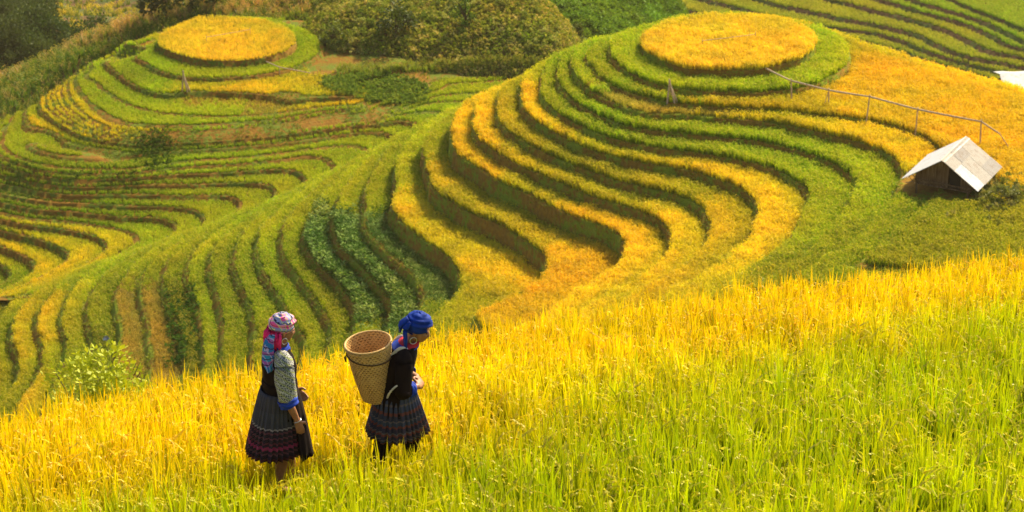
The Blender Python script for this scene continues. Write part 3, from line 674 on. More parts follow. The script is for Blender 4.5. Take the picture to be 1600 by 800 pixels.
scatter('rice_crop', np.stack([X, Y, Z], 1)[k]*S, varied(col[k], X[k], Y[k]), hs[k], farV, label='ripening rice on the terraces of the left hill and valley', cat='rice')
k = ~inn & ok & (rng.random(len(X)) < .6) & (vnoise(X, Y, .5, 63)+.5*vnoise(X, Y, 1.9, 64) > -.02)
gc = np.array([(.18, .23, .015)])*np.ones((k.sum(), 1)); dry = rng.random(k.sum()) < .2; gc[dry] = (.3, .22, .05)
scatter('bank_grass', np.stack([X, Y, Z], 1)[k]*S, varied(gc, X[k], Y[k]), rng.uniform(.5, 1.0, k.sum()), grassV, label='short grass on the earth banks of the left hill', cat='grass')

SF = seeds_of(HF, [(i, 1350+20*i, 40, 'dark' if i > 4 else 'green') for i in range(8)])
X, Y, Z, L, f, G, lv, inn, nm, col = crop(HF, 22, SF, None)
zc = zC(X, Y); k = inn & (zc < Z) & (L < 7.6)
col = np.where((lv < 3)[:, None], np.array([(.28, .46, .03)]), np.array([(.36, .42, .04)]))
scatter('rice_crop', np.stack([X, Y, Z], 1)[k]*S, varied(col[k], X[k], Y[k]), rng.uniform(1., 1.5, k.sum()), farV, label='green rice on the distant stepped hillside', cat='rice')

# near field
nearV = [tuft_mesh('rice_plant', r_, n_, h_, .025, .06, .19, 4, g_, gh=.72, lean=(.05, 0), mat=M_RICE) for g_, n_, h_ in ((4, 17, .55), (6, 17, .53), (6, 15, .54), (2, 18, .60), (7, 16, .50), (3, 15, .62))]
step = .19
gx, gy = np.meshgrid(np.arange(-15, 17, step), np.arange(12, 36, step), indexing='ij')
X = (gx+rng.uniform(-.5, .5, gx.shape)*step).ravel(); Y = (gy+rng.uniform(-.5, .5, gx.shape)*step).ravel()
Z = z_near(X, Y)
u, v = proj(X, Y, Z+.3)
cr = crest(X)+.5+.9*vnoise(X, Y, .6, 71)
k = (u > -1300) & (u < 2900) & (v < 1060) & ((u > -250) & (u < 1850) | (rng.random(len(X)) < .6)) & (Y < cr)
X, Y, Z, cr = X[k], Y[k], Z[k], cr[k]
n1 = vnoise(X, Y, .45, 72)+.5*vnoise(X, Y, 1.6, 73)
# the lower right is younger and greener, the crest is ripe gold
gr = np.clip((17.9+1.1*np.clip(X+1, -6, 8)*.95-Y)/4.5+.35+.6*n1, 0, 1)
ripe = np.array([(.93, .67, .004)]); green = np.array([(.48, .55, .003)])
colr = ripe*(1-gr[:, None])+green*gr[:, None]
colr = colr*(1+.3*n1[:, None])*rng.uniform(.7, 1.15, (len(X), 1)); colr[:, 0] *= rng.uniform(.85, 1.12, len(X))
ns = rng.uniform(.78, 1.12, len(X))*(1+.18*vnoise(X, Y, .9, 74))
for (wx, wy) in ((-1.72, 16.7), (-.9, 17.2)):
    dd = np.hypot((X-wx)/.55, (Y-wy+.35)/.75); ns *= 1-.32*np.clip(1.3-dd, 0, 1); 
keep = rng.random(len(X)) < .93
X, Y, Z, colr, ns = X[keep], Y[keep], Z[keep], colr[keep], ns[keep]
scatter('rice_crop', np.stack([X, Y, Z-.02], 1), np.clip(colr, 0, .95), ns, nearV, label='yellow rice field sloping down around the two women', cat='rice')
print('near tufts', len(X))
# ------------------------------------------------------------------ shrubs, trees, maize
def on_surf(u, v, fn, y0, y1, n=400):
    """first point of the ray through a pixel that meets the surface fn (landscape units)"""
    ys = np.linspace(y0, y1, n); a, b, c = ray(u, v); t = ys/b; xs = a*t; zs = c*t
    d = zs-fn(xs, ys); i = np.argmax(d < 0)
    return float(xs[i]), float(ys[i]), float(fn(xs[i:i+1], ys[i:i+1])[0])
def crown_bm(r, h, w, clumps, leaves, size, z0=.15):
    cs_ = []
    for _ in range(clumps):
        a = r.uniform(0, 6.283); q = math.sqrt(r.random()); zz = r.uniform(z0, 1)
        k = math.sin(math.pi*min(1, .25+.72*zz))**.6
        cs_.append((Vector((math.cos(a)*q*w*.5*k, math.sin(a)*q*w*.5*k, zz*h)), r.uniform(.16, .30)*min(w, h)))
    V, Fc, Cc = [], [], []
    for _ in range(leaves):
        c, rad = r.choice(cs_); d = Vector((r.gauss(0, 1), r.gauss(0, 1), r.gauss(.25, .8))).normalized(); p = c+d*rad*r.uniform(.55, 1.05)
        if p.z < 0: p.z = abs(p.z)*.3
        ax = (d+Vector((r.uniform(-.7, .7), r.uniform(-.7, .7), r.uniform(-.5, .7)))).normalized(); sd = ax.cross(Vector((r.uniform(-1, 1), r.uniform(-1, 1), r.uniform(-1, 1)))).normalized()
        s = size*r.uniform(.6, 1.4); b = len(V); V += [p-ax*s*.5, p+sd*s*.28, p+ax*s*.5, p-sd*s*.28]; g = r.random()
        Cc += [(.95, g*g, 0, 1)]*4; Fc += [(b, b+1, b+2, b+3)]
    return V, Fc, Cc
M_TREE = leaf_mat('tree_leaf', .55, .25, 'OBJECT')
M_BUSH.node_tree.nodes['Principled BSDF'].inputs['Specular IOR Level'].default_value = .05
M_BARK = simple_mat('bark', (.09, .055, .03), .9, .4, 30, .6)
def crown(name, r, h, w, clumps, leaves, size, tint, mat=None, parent=None, inst=False, z0=.15):
    V, Fc, Cc = crown_bm(r, h, w, clumps, leaves, size, z0)
    me = bpy.data.meshes.new(name); me.from_pydata([tuple(v) for v in V], [], Fc); me.update(); part_attr(me, Cc)
    me.materials.append(M_BUSH if inst else M_TREE); o = bpy.data.objects.new(name, me)
    if not inst:
        COL.objects.link(o); o['tint'] = [float(x) for x in tint]
        if parent: o.parent = parent
    return o
def branchy(parent, r, h, rad, n=5, spread=.5):
    if n > 6: rad = .022
    bm = bmesh.new()
    def tb(pts, rr):
        P = [Vector(p) for p in pts]; rings = []
        for i, p in enumerate(P):
            d = (P[min(i+1, len(P)-1)]-P[max(i-1, 0)]).normalized(); a = d.cross(Vector((0.3, 1, .1))).normalized(); b = d.cross(a)
            rings.append([bm.verts.new(p+a*math.cos(t)*rr[i]+b*math.sin(t)*rr[i]) for t in [2*math.pi*k/8 for k in range(8)]])
        for q0, q1 in zip(rings[:-1], rings[1:]):
            for k in range(8): bm.faces.new((q0[k], q0[(k+1) % 8], q1[(k+1) % 8], q1[k]))
    tb([(0, 0, -.4), (r.uniform(-.05, .05)*h, 0, h*.3), (r.uniform(-.06, .06)*h, r.uniform(-.05, .05)*h, h*.75)], [rad, rad*.75, rad*.25])
    for _ in range(n):
        a = r.uniform(0, 6.28); z = h*r.uniform(.15, .5); e = h*r.uniform(.55, .9); tb([(0, 0, z), (math.cos(a)*spread*h*.3, math.sin(a)*spread*h*.3, (z+e)/2), (math.cos(a)*spread*h*.6, math.sin(a)*spread*h*.6, e)], [rad*.5, rad*.35, rad*.12])
    me = bpy.data.meshes.new('trunk'); bm.to_mesh(me); bm.free(); me.materials.append(M_BARK)
    o = bpy.data.objects.new('trunk', me); COL.objects.link(o); o.parent = parent; return o
def tree(name, pos, h, w, tint, label, cat, seed, leaves=900, size=.28, clumps=14, group=None, z0=.2, n=5):
    r = random.Random(seed); t = empty(name, pos, label, cat, group)
    branchy(t, r, h, h*.035+.02, n, w/h*.8); crown('crown', r, h, w, clumps, leaves, size, tint, parent=t, z0=z0); return t
def sB(x, y): return zB(x, y)
def sC(x, y): return zC(x, y)
def P_(u, v, fn, y0, y1): x, y, z = on_surf(u, v, fn, y0, y1); return (x*S, y*S, z*S)
bushV = [crown('shrub_clump', r_, 1.5, 2.0, 9, 230, .24, None, inst=True, z0=.0) for _ in range(5)]
lowV = [crown('low_plant', r_, .55, .9, 5, 70, .17, None, inst=True, z0=.0) for _ in range(4)]
# shrub cover of the hill behind
n = 5200; X = rng.uniform(-20, 9.5, n); Y = rng.uniform(156.5, 176, n); Z = zB(X, Y); u, v = proj(X, Y, Z)
den = vnoise(X, Y, .22, 81)+.5*vnoise(X, Y, .7, 82)
edge = np.interp(u, [470, 500, 560, 640, 700, 850, 900], [30, 92, 70, 88, 96, 75, 72])
k = (u > 475) & (u < 905) & (v > -60) & (v < edge) & (rng.random(n) < np.clip(.30+1.2*den, .02, .8))
pal_ = np.array([(.20, .25, .04), (.30, .32, .06), (.38, .37, .09), (.44, .40, .12), (.13, .18, .03)]); ci = rng.integers(0, 5, k.sum())
scatter('shrub_cover', np.stack([X, Y, Z-.1], 1)[k]*S, varied(pal_[ci], X[k], Y[k]), rng.uniform(.22, .55, k.sum())*(1+.5*den[k]), bushV, label='mixed green shrubs covering the hill behind the left hilltop', cat='shrubs')
n = 26000; X = rng.uniform(-22, 12, n); Y = rng.uniform(155.5, 178, n); Z = zB(X, Y); u, v = proj(X, Y, Z)
ok = (Z > HM.z_at(X, Y)[0]-.05) & (v > -60) & (u < 930) & (u > 380)
pal2 = np.array([(.32, .34, .05), (.42, .38, .07), (.26, .30, .03), (.52, .42, .14)]); ci = rng.integers(0, 4, n)
scatter('undergrowth', np.stack([X, Y, Z-.04], 1)[ok]*S, varied(pal2[ci[ok]], X[ok], Y[ok]), rng.uniform(.4, 1.0, ok.sum()), lowV, label='low weeds and grass between the shrubs on the back hill', cat='undergrowth')
# tangled greenery on the bank right of the left hilltop
pts, tn, ss = [], [], []
for _ in range(1500):
    u = rng.uniform(505, 668); v = rng.uniform(112, 152); 
    if v > 158-(u-500)*.06 or v < 128-(u-500)*.13 or (u-590)**2/88**2+(v-134)**2/21**2 > 1: continue
    x, y, z = HM.hit(u, v, -54.9)[0], HM.hit(u, v, -54.9)[1], 0
    z = float(HM.z_at(np.array([x]), np.array([y]))[0][0]); pts.append((x*S, y*S, z*S)); tn.append(((.18, .28, .04), (.26, .34, .06), (.12, .20, .03))[rng.integers(0, 3)]); ss.append(rng.uniform(.4, .8))
for _ in range(420):   # bushes growing on the bare bank below the left hill
    if rng.random() < .45: u, v = rng.normal(240, 18), rng.normal(252, 9)
    else: u, v = rng.uniform(10, 215), 0; v = 262+rng.uniform(-2, 16)+(u-60)*.06
    x, y = HM.hit(u, v, -56.6); z = float(HM.z_at(np.array([x]), np.array([y]))[0][0]); pts.append((x*S, y*S, z*S)); tn.append(((.06, .12, .015), (.10, .17, .02))[rng.integers(0, 2)]); ss.append(rng.uniform(.35, .8) if u > 215 else rng.uniform(.2, .5))
for _ in range(260):   # gully greenery between the terrace fingers
    u, v = rng.normal(286, 13), rng.uniform(470, 575); x, y = HR.hit(u, v, -55.8); z = float(HR.z_at(np.array([x]), np.array([y]))[0][0])
    pts.append((x*S, y*S, z*S)); tn.append(((.06, .14, .02), (.10, .20, .03))[rng.integers(0, 2)]); ss.append(rng.uniform(.4, .9))
for _ in range(160):   # weeds on the right, behind the crest
    u, v = rng.normal(1565, 32), rng.normal(365, 17); x, y = HR.hit(u, v, -46.2); z = float(HR.z_at(np.array([x]), np.array([y]))[0][0])
    pts.append((x*S, y*S, z*S)); tn.append(((.20, .22, .05), (.14, .18, .03), (.32, .30, .12))[rng.integers(0, 3)]); ss.append(rng.uniform(.5, 1.4))
scatter('wild_plants', pts, np.array(tn), ss, lowV, label='wild leafy plants growing on the banks and in the gullies', cat='plants')
# maize: a row under the shrub hill, and the slope falling away behind the left hill
maizeV = [tuft_mesh('maize_plant', r_, 11, 1.7, .13, .12, .42, 3, 2, mat=M_LEAF, gh=.95) for _ in range(3)]
pts, tn, ss = [], [], []
for _ in range(620):
    u = rng.uniform(528, 838); v = rng.uniform(100, 112)-(u-700)*.035
    x, y, z = on_surf(u, v, lambda a, b: np.maximum(zB(a, b), HM.z_at(a, b)[0]), 140, 178)
    pts.append((x*S, y*S, z*S)); tn.append((.26, .34, .05) if rng.random() < .7 else (.34, .32, .08)); ss.append(rng.uniform(.28, .48))
n = 15000; X = rng.uniform(-52, -14, n); Y = rng.uniform(160, 196, n); Z = zB(X, Y); u, v = proj(X, Y, Z)
zh = HM.z_at(X, Y)[0]
line = np.interp(u, [-60, 0, 60, 130, 200, 260, 330, 500], [158, 128, 96, 62, 34, 14, 8, 6])         # ridge of the slope
k = (u > -80) & (u < 505) & (v > -40) & (Z > zh) & (v > line-10)
pts2 = np.stack([X, Y, Z], 1)[k]*S; d = (v-line)[k]; uu = u[k]
t2 = np.array([(.15, .22, .03)])*np.ones((k.sum(), 1)); dry = rng.random(k.sum()) < np.where((uu > 100) & (d < 22), .6, .06+.2*(d < 10)); t2[dry] = (.55, .34, .17)
t2 = varied(t2, X[k], Y[k]); s2 = rng.uniform(.45, .85, k.sum())
scatter('maize_field', np.concatenate([np.array(pts), pts2]), np.concatenate([np.array(tn), t2]), np.concatenate([np.array(ss), s2]), maizeV, label='green and drying maize on the slopes behind the left hill', cat='maize', rotx=.12)
# woods across the far valley
treeV = [crown('wood_tree', r_, 6.5, 6.0, 18, 800, .5, None, inst=True, z0=.0) for _ in range(5)]
n = 11000; X = rng.uniform(-75, 10, n); Y = rng.uniform(180, 300, n); Z = zC(X, Y); u, v = proj(X, Y, Z)
wood = ((u < 110) | ((u < 560) & (v > 22)) | ((u > 250) & (u < 560))) & (u > -150) & (v < 220)
green = (u > 835) & (u < 1055)
k = wood & ~((u > 72) & (u < 262) & (v < 72)) & (v > -70) & (rng.random(n) < .8)
scatter('wood', np.stack([X, Y, Z-.5], 1)[k]*S, varied(np.array([(.05, .075, .02)])*np.ones((k.sum(), 1)), X[k], Y[k], .5), rng.uniform(.3, .75, k.sum()), treeV, label='dark woods filling the far valley at the top left', cat='woods')
k = green & (v > -70)
n = 9000; X = rng.uniform(0, 16, n); Y = rng.uniform(176, 215, n); Z = zC(X, Y); u, v = proj(X, Y, Z); k = (u > 835) & (u < 1060) & (v > -60)
scatter('hillside_scrub', np.stack([X, Y, Z-.1], 1)[k]*S, varied(np.array([(.16, .26, .03)])*np.ones((k.sum(), 1)), X[k], Y[k], .4), rng.uniform(.5, 1.3, k.sum()), bushV, label='green scrub on the hillside beyond the pass', cat='scrub')
n = 16000; X = rng.uniform(-75, 62, n); Y = rng.uniform(190, 300, n); Z = zC(X, Y); u, v = proj(X, Y, Z); k = (v > -60) & (v < 220) & ((u > 1040) | (u < 300)) & (Z > HF.z_at(X, Y)[0]) | ((u < 255) & (v < 40) & (v > -60))
bandt = (np.sin(zC(X, Y)*5.0+X*.05) > .1)
tt = np.where(bandt[:, None], np.array([(.62, .50, .04)]), np.array([(.12, .15, .02)]))
scatter('rice_crop', np.stack([X, Y, Z], 1)[k]*S, varied(tt[k], X[k], Y[k]), rng.uniform(1.2, 2.4, k.sum()), farV, label='strips of crops on the farthest slopes', cat='rice')
# trees and bushes one can point to
tree('round_tree', P_(268, 24, sB, 160, 190), 5.2, 6.0, (.06, .075, .012), 'dark rounded tree on the ridge just above the left hilltop', 'tree', 31, 1500, .5)
tree('round_tree', P_(336, 16, sB, 160, 190), 4.0, 4.6, (.08, .10, .015), 'smaller dark tree right of the dark rounded one above the left hilltop', 'tree', 32, 1200, .45)
tree('shrub', P_(727, 42, sB, 155, 178), 3.0, 1.8, (.12, .20, .02), 'slim upright bright green shrub sticking out of the scrub hill', 'shrub', 33, 700, .26, z0=.05)
tree('shrub', P_(618, 58, sB, 155, 178), 3.2, 4.2, (.06, .09, .015), 'broadest dark green bush in the middle of the scrub hill', 'shrub', 34, 1400, .3, z0=.0)
tree('shrub', P_(903, 66, sB, 150, 178), 1.7, 1.6, (.09, .12, .025), 'small dark bush at the gap left of the right hilltop', 'shrub', 35, 500, .22, z0=.0)
tree('shrub', P_(520, 72, sB, 155, 178), 2.2, 2.6, (.16, .20, .03), 'pale green bush beside the ring of the left hilltop', 'shrub', 36, 800, .26, z0=.0)
for i, (u, v, Y, h, w, tn_, lb) in enumerate(((158, 640, 22.6, 1.05, 1.15, (.42, .48, .03), 'yellow green leafy bush on the field edge at the lower left'),)):
    x, y, z = at_y(u, v, Y); zg = float(z_near(np.array(x), np.array(Y)))
    tree('leafy_bush', (x, Y, zg), z-zg+.50, 1.05, tn_, lb, 'bush', 40+i, 4200, .06, 30, z0=.15, n=9)
x, y = HR.hit(1560, 372, -46.2)
tree('shrub', (x*S, y*S, float(HR.z_at(np.array([x]), np.array([y]))[0][0])*S), 1.2, 2.6, (.20, .22, .06), 'dry grey green bush at the right edge below the hut', 'shrub', 51, 900, .2, z0=0)

# ------------------------------------------------------------------ bamboo poles
M_BAMBOO = simple_mat('old_bamboo', (.50, .36, .22), .7, .3, 6, .3)
def pole(name, a, b, r, parent, nodes=True):
    a = Vector(a); b = Vector(b); d = (b-a); L = d.length; d.normalize(); s = d.cross(Vector((.2, .9, .35))).normalized(); t = d.cross(s); bm = bmesh.new(); rings = []
    n = max(3, int(L/.35)); sag = Vector((0, 0, -1))*L*L*.0006
    for i in range(n+1):
        for q in ((-.03, 1), (0, 1.18), (.03, 1)) if nodes and 0 < i < n else ((0, 1),):
            f_ = i/n+q[0]/L; p = a+(b-a)*f_+sag*4*f_*(1-f_); rr = r*q[1]*(1.08-.16*f_)
            rings.append([bm.verts.new(p+s*math.cos(k*math.pi/4)*rr+t*math.sin(k*math.pi/4)*rr) for k in range(8)])
    for q0, q1 in zip(rings[:-1], rings[1:]):
        for k in range(8): bm.faces.new((q0[k], q0[(k+1) % 8], q1[(k+1) % 8], q1[k]))
    bm.faces.new(list(reversed(rings[0]))); bm.faces.new(rings[-1])
    me = bpy.data.meshes.new(name); bm.to_mesh(me); bm.free(); me.materials.append(M_BAMBOO)
    o = bpy.data.objects.new(name, me); COL.objects.link(o); o.parent = parent; return o
def gpt(H, u, v, lv):                                        # ground point seen at a pixel, level lv
    x, y = H.hit(u, v, H.zs[lv]); z = float(H.z_at(np.array([x]), np.array([y]))[0][0]); return Vector((x, y, z))*S
def above(g, u, v): return Vector(at_y(u, v, g.y))
wp = empty('water_pipe', (0, 0, 0), 'long bamboo water pipe on thin posts above the golden slope by the hut', 'water pipe')
posts = [((1238,150),(1236,126),1), ((1295,170),(1295,141),2), ((1352,193),(1359,151),2), ((1430,210),(1434,171),2), ((1531,234),(1533,190),2)]
tops = [above(gpt(HR, 1195, 122, 1), 1195, 106)]
for (gu, tu, lv) in posts:
    g0 = gpt(HR, *gu, lv); t0 = above(g0, *tu); pole('post', g0-Vector((0, 0, .3)), t0+Vector((0, 0, .15)), .05, wp); tops.append(t0)
g0 = gpt(HR, 1562, 236, 2); tops.append(above(g0, 1562, 209)); 
for a, b in zip(tops[:-1], tops[1:]): pole('rail', a, b, .06, wp)
pole('rail', tops[-1], gpt(HR, 1583, 240, 2), .035, wp)
g0 = gpt(HR, 1291, 170, 2); pole('post', g0-Vector((.25, 0, .2)), tops[2], .03, wp)
wq = empty('water_pipe', (0, 0, 0), 'short bamboo pipe crossing the green ring of the left hilltop', 'water pipe')
g0 = gpt(HM, 402, 95, 1); t0 = above(g0, 402, 90); g1 = gpt(HM, 437, 120, 2); t1 = above(g1, 437, 105); g2 = gpt(HM, 485, 120, 2); t2_ = above(g2, 485, 114)
pole('rail', t0, t1, .05, wq); pole('rail', t1, t2_, .045, wq); pole('post', g1-Vector((0, 0, .3)), t1+Vector((0, 0, .1)), .04, wq)
def tripod(H, base, top, lv, label, k):
    t = empty('pole_tripod', gpt(H, *base, lv), label, 'stakes', 'crossed pole stakes on the terraces'); o_ = t.location.copy(); tp = above(o_, *top)-o_
    for dx, dy, e in ((-.26, -.15, .10), (.10, .25, -.05), (.38, -.1, .02), (.2, -.25, .16)):
        pole('pole', (dx*k, dy*k, -.1), (tp.x-dx*.12, tp.y-dy*.12, tp.z+e), .062, t)
tripod(HR, (1049, 159), (1046, 127), 2, 'crossed wooden stakes on the terrace edge below the right hilltop', 1.2)
tripod(HM, (290, 142), (286, 113), 2, 'crossed wooden stakes on the terrace edge below the left hilltop', 1.1)
for H, a, b, lb in ((HR, (1097, 76), (1180, 66), 'thin bamboo pole on two stakes across the right hilltop rice'), (HM, (323, 68), (391, 56), 'thin bamboo pole on two stakes across the left hilltop rice')):
    r0 = empty('marker_pole', (0, 0, 0), lb, 'pole'); ga, gb = gpt(H, *a, 0), gpt(H, *b, 0); up = Vector((0, 0, .62))
    pole('rail', ga+up, gb+up, .022, r0); pole('stake', ga, ga+up*1.3, .025, r0); pole('stake', gb, gb+up*1.3, .025, r0)

# ------------------------------------------------------------------ the hut
def sheet_mat(name, col, dirt):
    g = NG(name); n = g.noise(2.5, 6, g.obj(), .65); n2 = g.noise(14, 4, g.obj())
    c = g.ramp(n.outputs[0], [(.35, tuple(x*.8 for x in col)), (.6, col)])
    c = g.mix(g.ramp(g.math('ADD', n.outputs[0], g.math('MULTIPLY', n2.outputs[0], .3)), [(.62, (0, 0, 0)), (.78, (.8, .8, .8))]), c, dirt)
    return g.fin(c, .6, .3)
M_SHA = sheet_mat('white_roof_sheet', (.58, .58, .58), (.34, .30, .26)); M_SHW = sheet_mat('new_white_sheet', (.70, .70, .70), (.45, .42, .38)); M_SHB = sheet_mat('stained_roof_sheet', (.44, .40, .34), (.26, .20, .15)); M_SHC = sheet_mat('grey_roof_sheet', (.34, .31, .28), (.22, .17, .13))
g = NG('weathered_planks'); x_, y_, z_ = [None]*3
n = g.noise(3, 5, g.obj()); mp = g.n('ShaderNodeMapping'); mp.inputs['Scale'].default_value = (14, 14, 1.2); g.l(g.obj(), mp.inputs[0]); n2 = g.noise(1, 5, mp.outputs[0])
M_PLANK = g.fin(g.ramp(n2.outputs[0], [(.3, (.06, .03, .014)), (.5, (.15, .085, .042)), (.7, (.26, .17, .10))]), .9, .1)
M_DARK = simple_mat('painted_opening_dark', (.012, .008, .006), .9)
hut = empty('field_hut', (0, 0, 0), 'small plank hut with a patched pale sheet roof beside the golden slope', 'hut')
RF = Vector((19.8, 109.9, -43.0))*S; ax = Vector((1.6, 3.0, 0)).normalized(); px = Vector((ax.y, -ax.x, 0)); Lr = 3.45*S; W_ = 1.78*S; D_ = 1.2*S
gz = float(HR.z_at(np.array([20.6]), np.array([111.2]))[0][0])*S
hut.location = (RF.x+ax.x*Lr*.5, RF.y+ax.y*Lr*.5, gz)
def hl(v): return Vector(v)-hut.location
def slab(name, c4, th, mat, parent, corr=0):
    """a sheet through 4 corners (a,b,c,d) with thickness and shallow corrugation"""
    a, b, c, d = [hl(v) for v in c4]; nrm = (b-a).cross(d-a).normalized(); nrm = nrm if nrm.z > 0 else -nrm; bm = bmesh.new(); nu, nv = (36 if corr else 2), 4; G_ = []
    for s_ in (0, 1):
        lay = []
        for i in range(nu+1):
            row = []
            for j in range(nv+1):
                u_, v_ = i/nu, j/nv; p = (a*(1-u_)+b*u_)*(1-v_)+(d*(1-u_)+c*u_)*v_; row.append(bm.verts.new(p+nrm*(th*s_+(corr*math.sin(u_*(b-a).length/.09*math.pi) if corr else 0)-.05*math.sin(math.pi*v_)*0)))
            lay.append(row)
        G_.append(lay)
    for lay in G_:
        for i in range(nu):
            for j in range(nv): bm.faces.new((lay[i][j], lay[i+1][j], lay[i+1][j+1], lay[i][j+1]))
    for i in range(nu):
        for j in (0, nv): bm.faces.new((G_[0][i][j], G_[0][i+1][j], G_[1][i+1][j], G_[1][i][j]))
    for j in range(nv):
        for i in (0, nu): bm.faces.new((G_[0][i][j], G_[0][i][j+1], G_[1][i][j+1], G_[1][i][j]))
    bmesh.ops.recalc_face_normals(bm, faces=bm.faces[:])
    me = bpy.data.meshes.new(name); bm.to_mesh(me); bm.free(); me.materials.append(mat); o = bpy.data.objects.new(name, me); COL.objects.link(o); o.parent = parent; return o
up = Vector((0, 0, 1))
def rp(side, a, b):                                          # roof point: a along the ridge 0..1, b down the slope 0..1
    return RF+ax*Lr*a+px*side*W_*b-up*D_*b
roof = slab('roof', [rp(1, 0.005, .0), rp(1, .995, .0), rp(1, .995, .99), rp(1, .005, .99)], .03, M_SHC, hut)
tiles = [(0, .34, 0, .36, M_SHB), (.33, .68, 0, .36, M_SHC), (.67, 1, 0, .36, M_SHB), (0, .30, .35, 1.02, M_SHW), (.29, .62, .35, .72, M_SHB), (.61, 1.01, .35, .70, M_SHB), (.29, .62, .71, 1.03, M_SHB), (.61, 1.02, .69, 1.03, M_SHC)]
for i, (a0, a1, b0, b1, m) in enumerate(tiles):
    o4 = [rp(1, a0, b0), rp(1, a1, b0), rp(1, a1, b1), rp(1, a0, b1)]; h = .045+.012*(i % 3); slab('roof_sheet', [p+up*h for p in o4], .012, m, roof, .012)
slab('roof', [rp(-1, -.01, 0), rp(-1, 1.0, 0), rp(-1, 1.0, 1.02), rp(-1, -.01, 1.05)], .03, M_SHW, hut, .012)
for a0, a1 in ((-.01, .5), (.5, 1.01)): slab('ridge_sheet', [rp(1, a0, .10)+up*.09, rp(1, a1, .10)+up*.09, rp(-1, a1, .03)+up*.09, rp(-1, a0, .03)+up*.09], .012, M_SHA if a0 > .3 else M_SHB, roof)
def box8(name, c, ux, uy, sx, sy, sz, mat, parent):
    bm = bmesh.new(); V = []
    for k in range(8):
        V.append(bm.verts.new(hl(c)+ux*sx*(.5 if k & 1 else -.5)+uy*sy*(.5 if k & 2 else -.5)+up*sz*(.5 if k & 4 else -.5)))
    for f in ((0, 1, 3, 2), (4, 6, 7, 5), (0, 4, 5, 1), (2, 3, 7, 6), (0, 2, 6, 4), (1, 5, 7, 3)): bm.faces.new([V[i] for i in f])
    bmesh.ops.bevel(bm, geom=bm.edges[:], offset=min(sx, sy, sz)*.12, segments=1, affect='EDGES')
    me = bpy.data.meshes.new(name); bm.to_mesh(me); bm.free(); me.materials.append(mat); o = bpy.data.objects.new(name, me); COL.objects.link(o); o.parent = parent; return o
def planks(name, p0, d, L, zlo, top_fn, nrm, gap=None):
    """a wall of vertical planks with uneven widths and feet, as one mesh"""
    bm = bmesh.new(); r = random.Random(len(name)+int(L*10)); s = 0
    while s < L-.02:
        w = min(r.uniform(.11, .2), L-s); m = s+w/2
        if not (gap and gap[0] < m < gap[1]):
            zt = top_fn(m); zb_ = zlo+r.uniform(-.03, .06); off = nrm*r.uniform(-.012, .012)
            V = [bm.verts.new(hl(p0)+d*(s+w*a+.004)+nrm*(.02*b)+off+up*((zt if c else zb_)-p0.z)) for c in (0, 1) for b in (0, 1) for a in (0, .96)]
            for f in ((0, 1, 3, 2), (4, 6, 7, 5), (0, 4, 5, 1), (2, 3, 7, 6), (0, 2, 6, 4), (1, 5, 7, 3)): bm.faces.new([V[i] for i in f])
        s += w
    bmesh.ops.recalc_face_normals(bm, faces=bm.faces[:])
    me = bpy.data.meshes.new('wall'); bm.to_mesh(me); bm.free(); me.materials.append(M_PLANK); o = bpy.data.objects.new('wall', me); COL.objects.link(o); o.parent = hut; return o
hw = W_*.72; zr = RF.z; zl = gz+.38
F0 = RF+ax*Lr*.14-px*hw; B0 = RF+ax*Lr*.90-px*hw
gab = lambda m: zr-D_*abs(m-hw)/W_-.06
planks('f', Vector((F0.x, F0.y, zr)), px, 2*hw, zl, gab, -ax, (hw*1.22, hw*1.62)); planks('b', Vector((B0.x, B0.y, zr)), px, 2*hw, zl, gab, ax)
for s_ in (-1, 1):
    q = RF+ax*Lr*.14+px*s_*hw; planks('side', Vector((q.x, q.y, zr)), ax, Lr*.76, zl, lambda m: zr-D_*hw/W_-.08, px*s_)
q = F0+px*hw*1.42+ax*.12; box8('doorway_shade', (q.x, q.y, (zl+zr-.9)/2+.1), px, ax, hw*.44, .04, 1.15, M_DARK, hut)  # black slab painting the unlit inside behind the entrance gap
box8('floor', (RF+ax*Lr*.52)*1-up*(zr-zl+.02), px, ax, 2*hw+.1, Lr*.80, .10, M_PLANK, hut)
for a_ in (.10, .5, .9):
    for s_ in (-1, 1):
        q = RF+ax*Lr*a_+px*s_*hw*.97; box8('stilt', (q.x, q.y, gz+.05), px, ax, .12, .12, .8, M_PLANK, hut)
for s_ in (-1, 1):
    q = RF+ax*Lr*.13+px*s_*(hw+.03); box8('corner_post', (q.x, q.y, (zl+zr-D_*hw/W_)/2-.05), px, ax, .10, .10, zr-D_*hw/W_-zl, M_PLANK, hut)
q = RF+ax*Lr*.115; box8('beam', (q.x, q.y, zl+.25), px, ax, 2*hw+.25, .06, .09, M_PLANK, hut)
r = random.Random(3)
wpz = empty('firewood', (RF-px*hw*1.25+ax*Lr*.3)*1-up*(zr-gz), 'loose pile of broken branches under the left eave of the hut', 'firewood')
for i in range(16):
    a = Vector((r.uniform(-.5, .6), r.uniform(-.7, .7), r.uniform(.02, .55))); pole('branch', a, a+Vector((r.uniform(-.6, .6), r.uniform(-.7, .7), r.uniform(-.15, .35))), r.uniform(.015, .035), wpz)
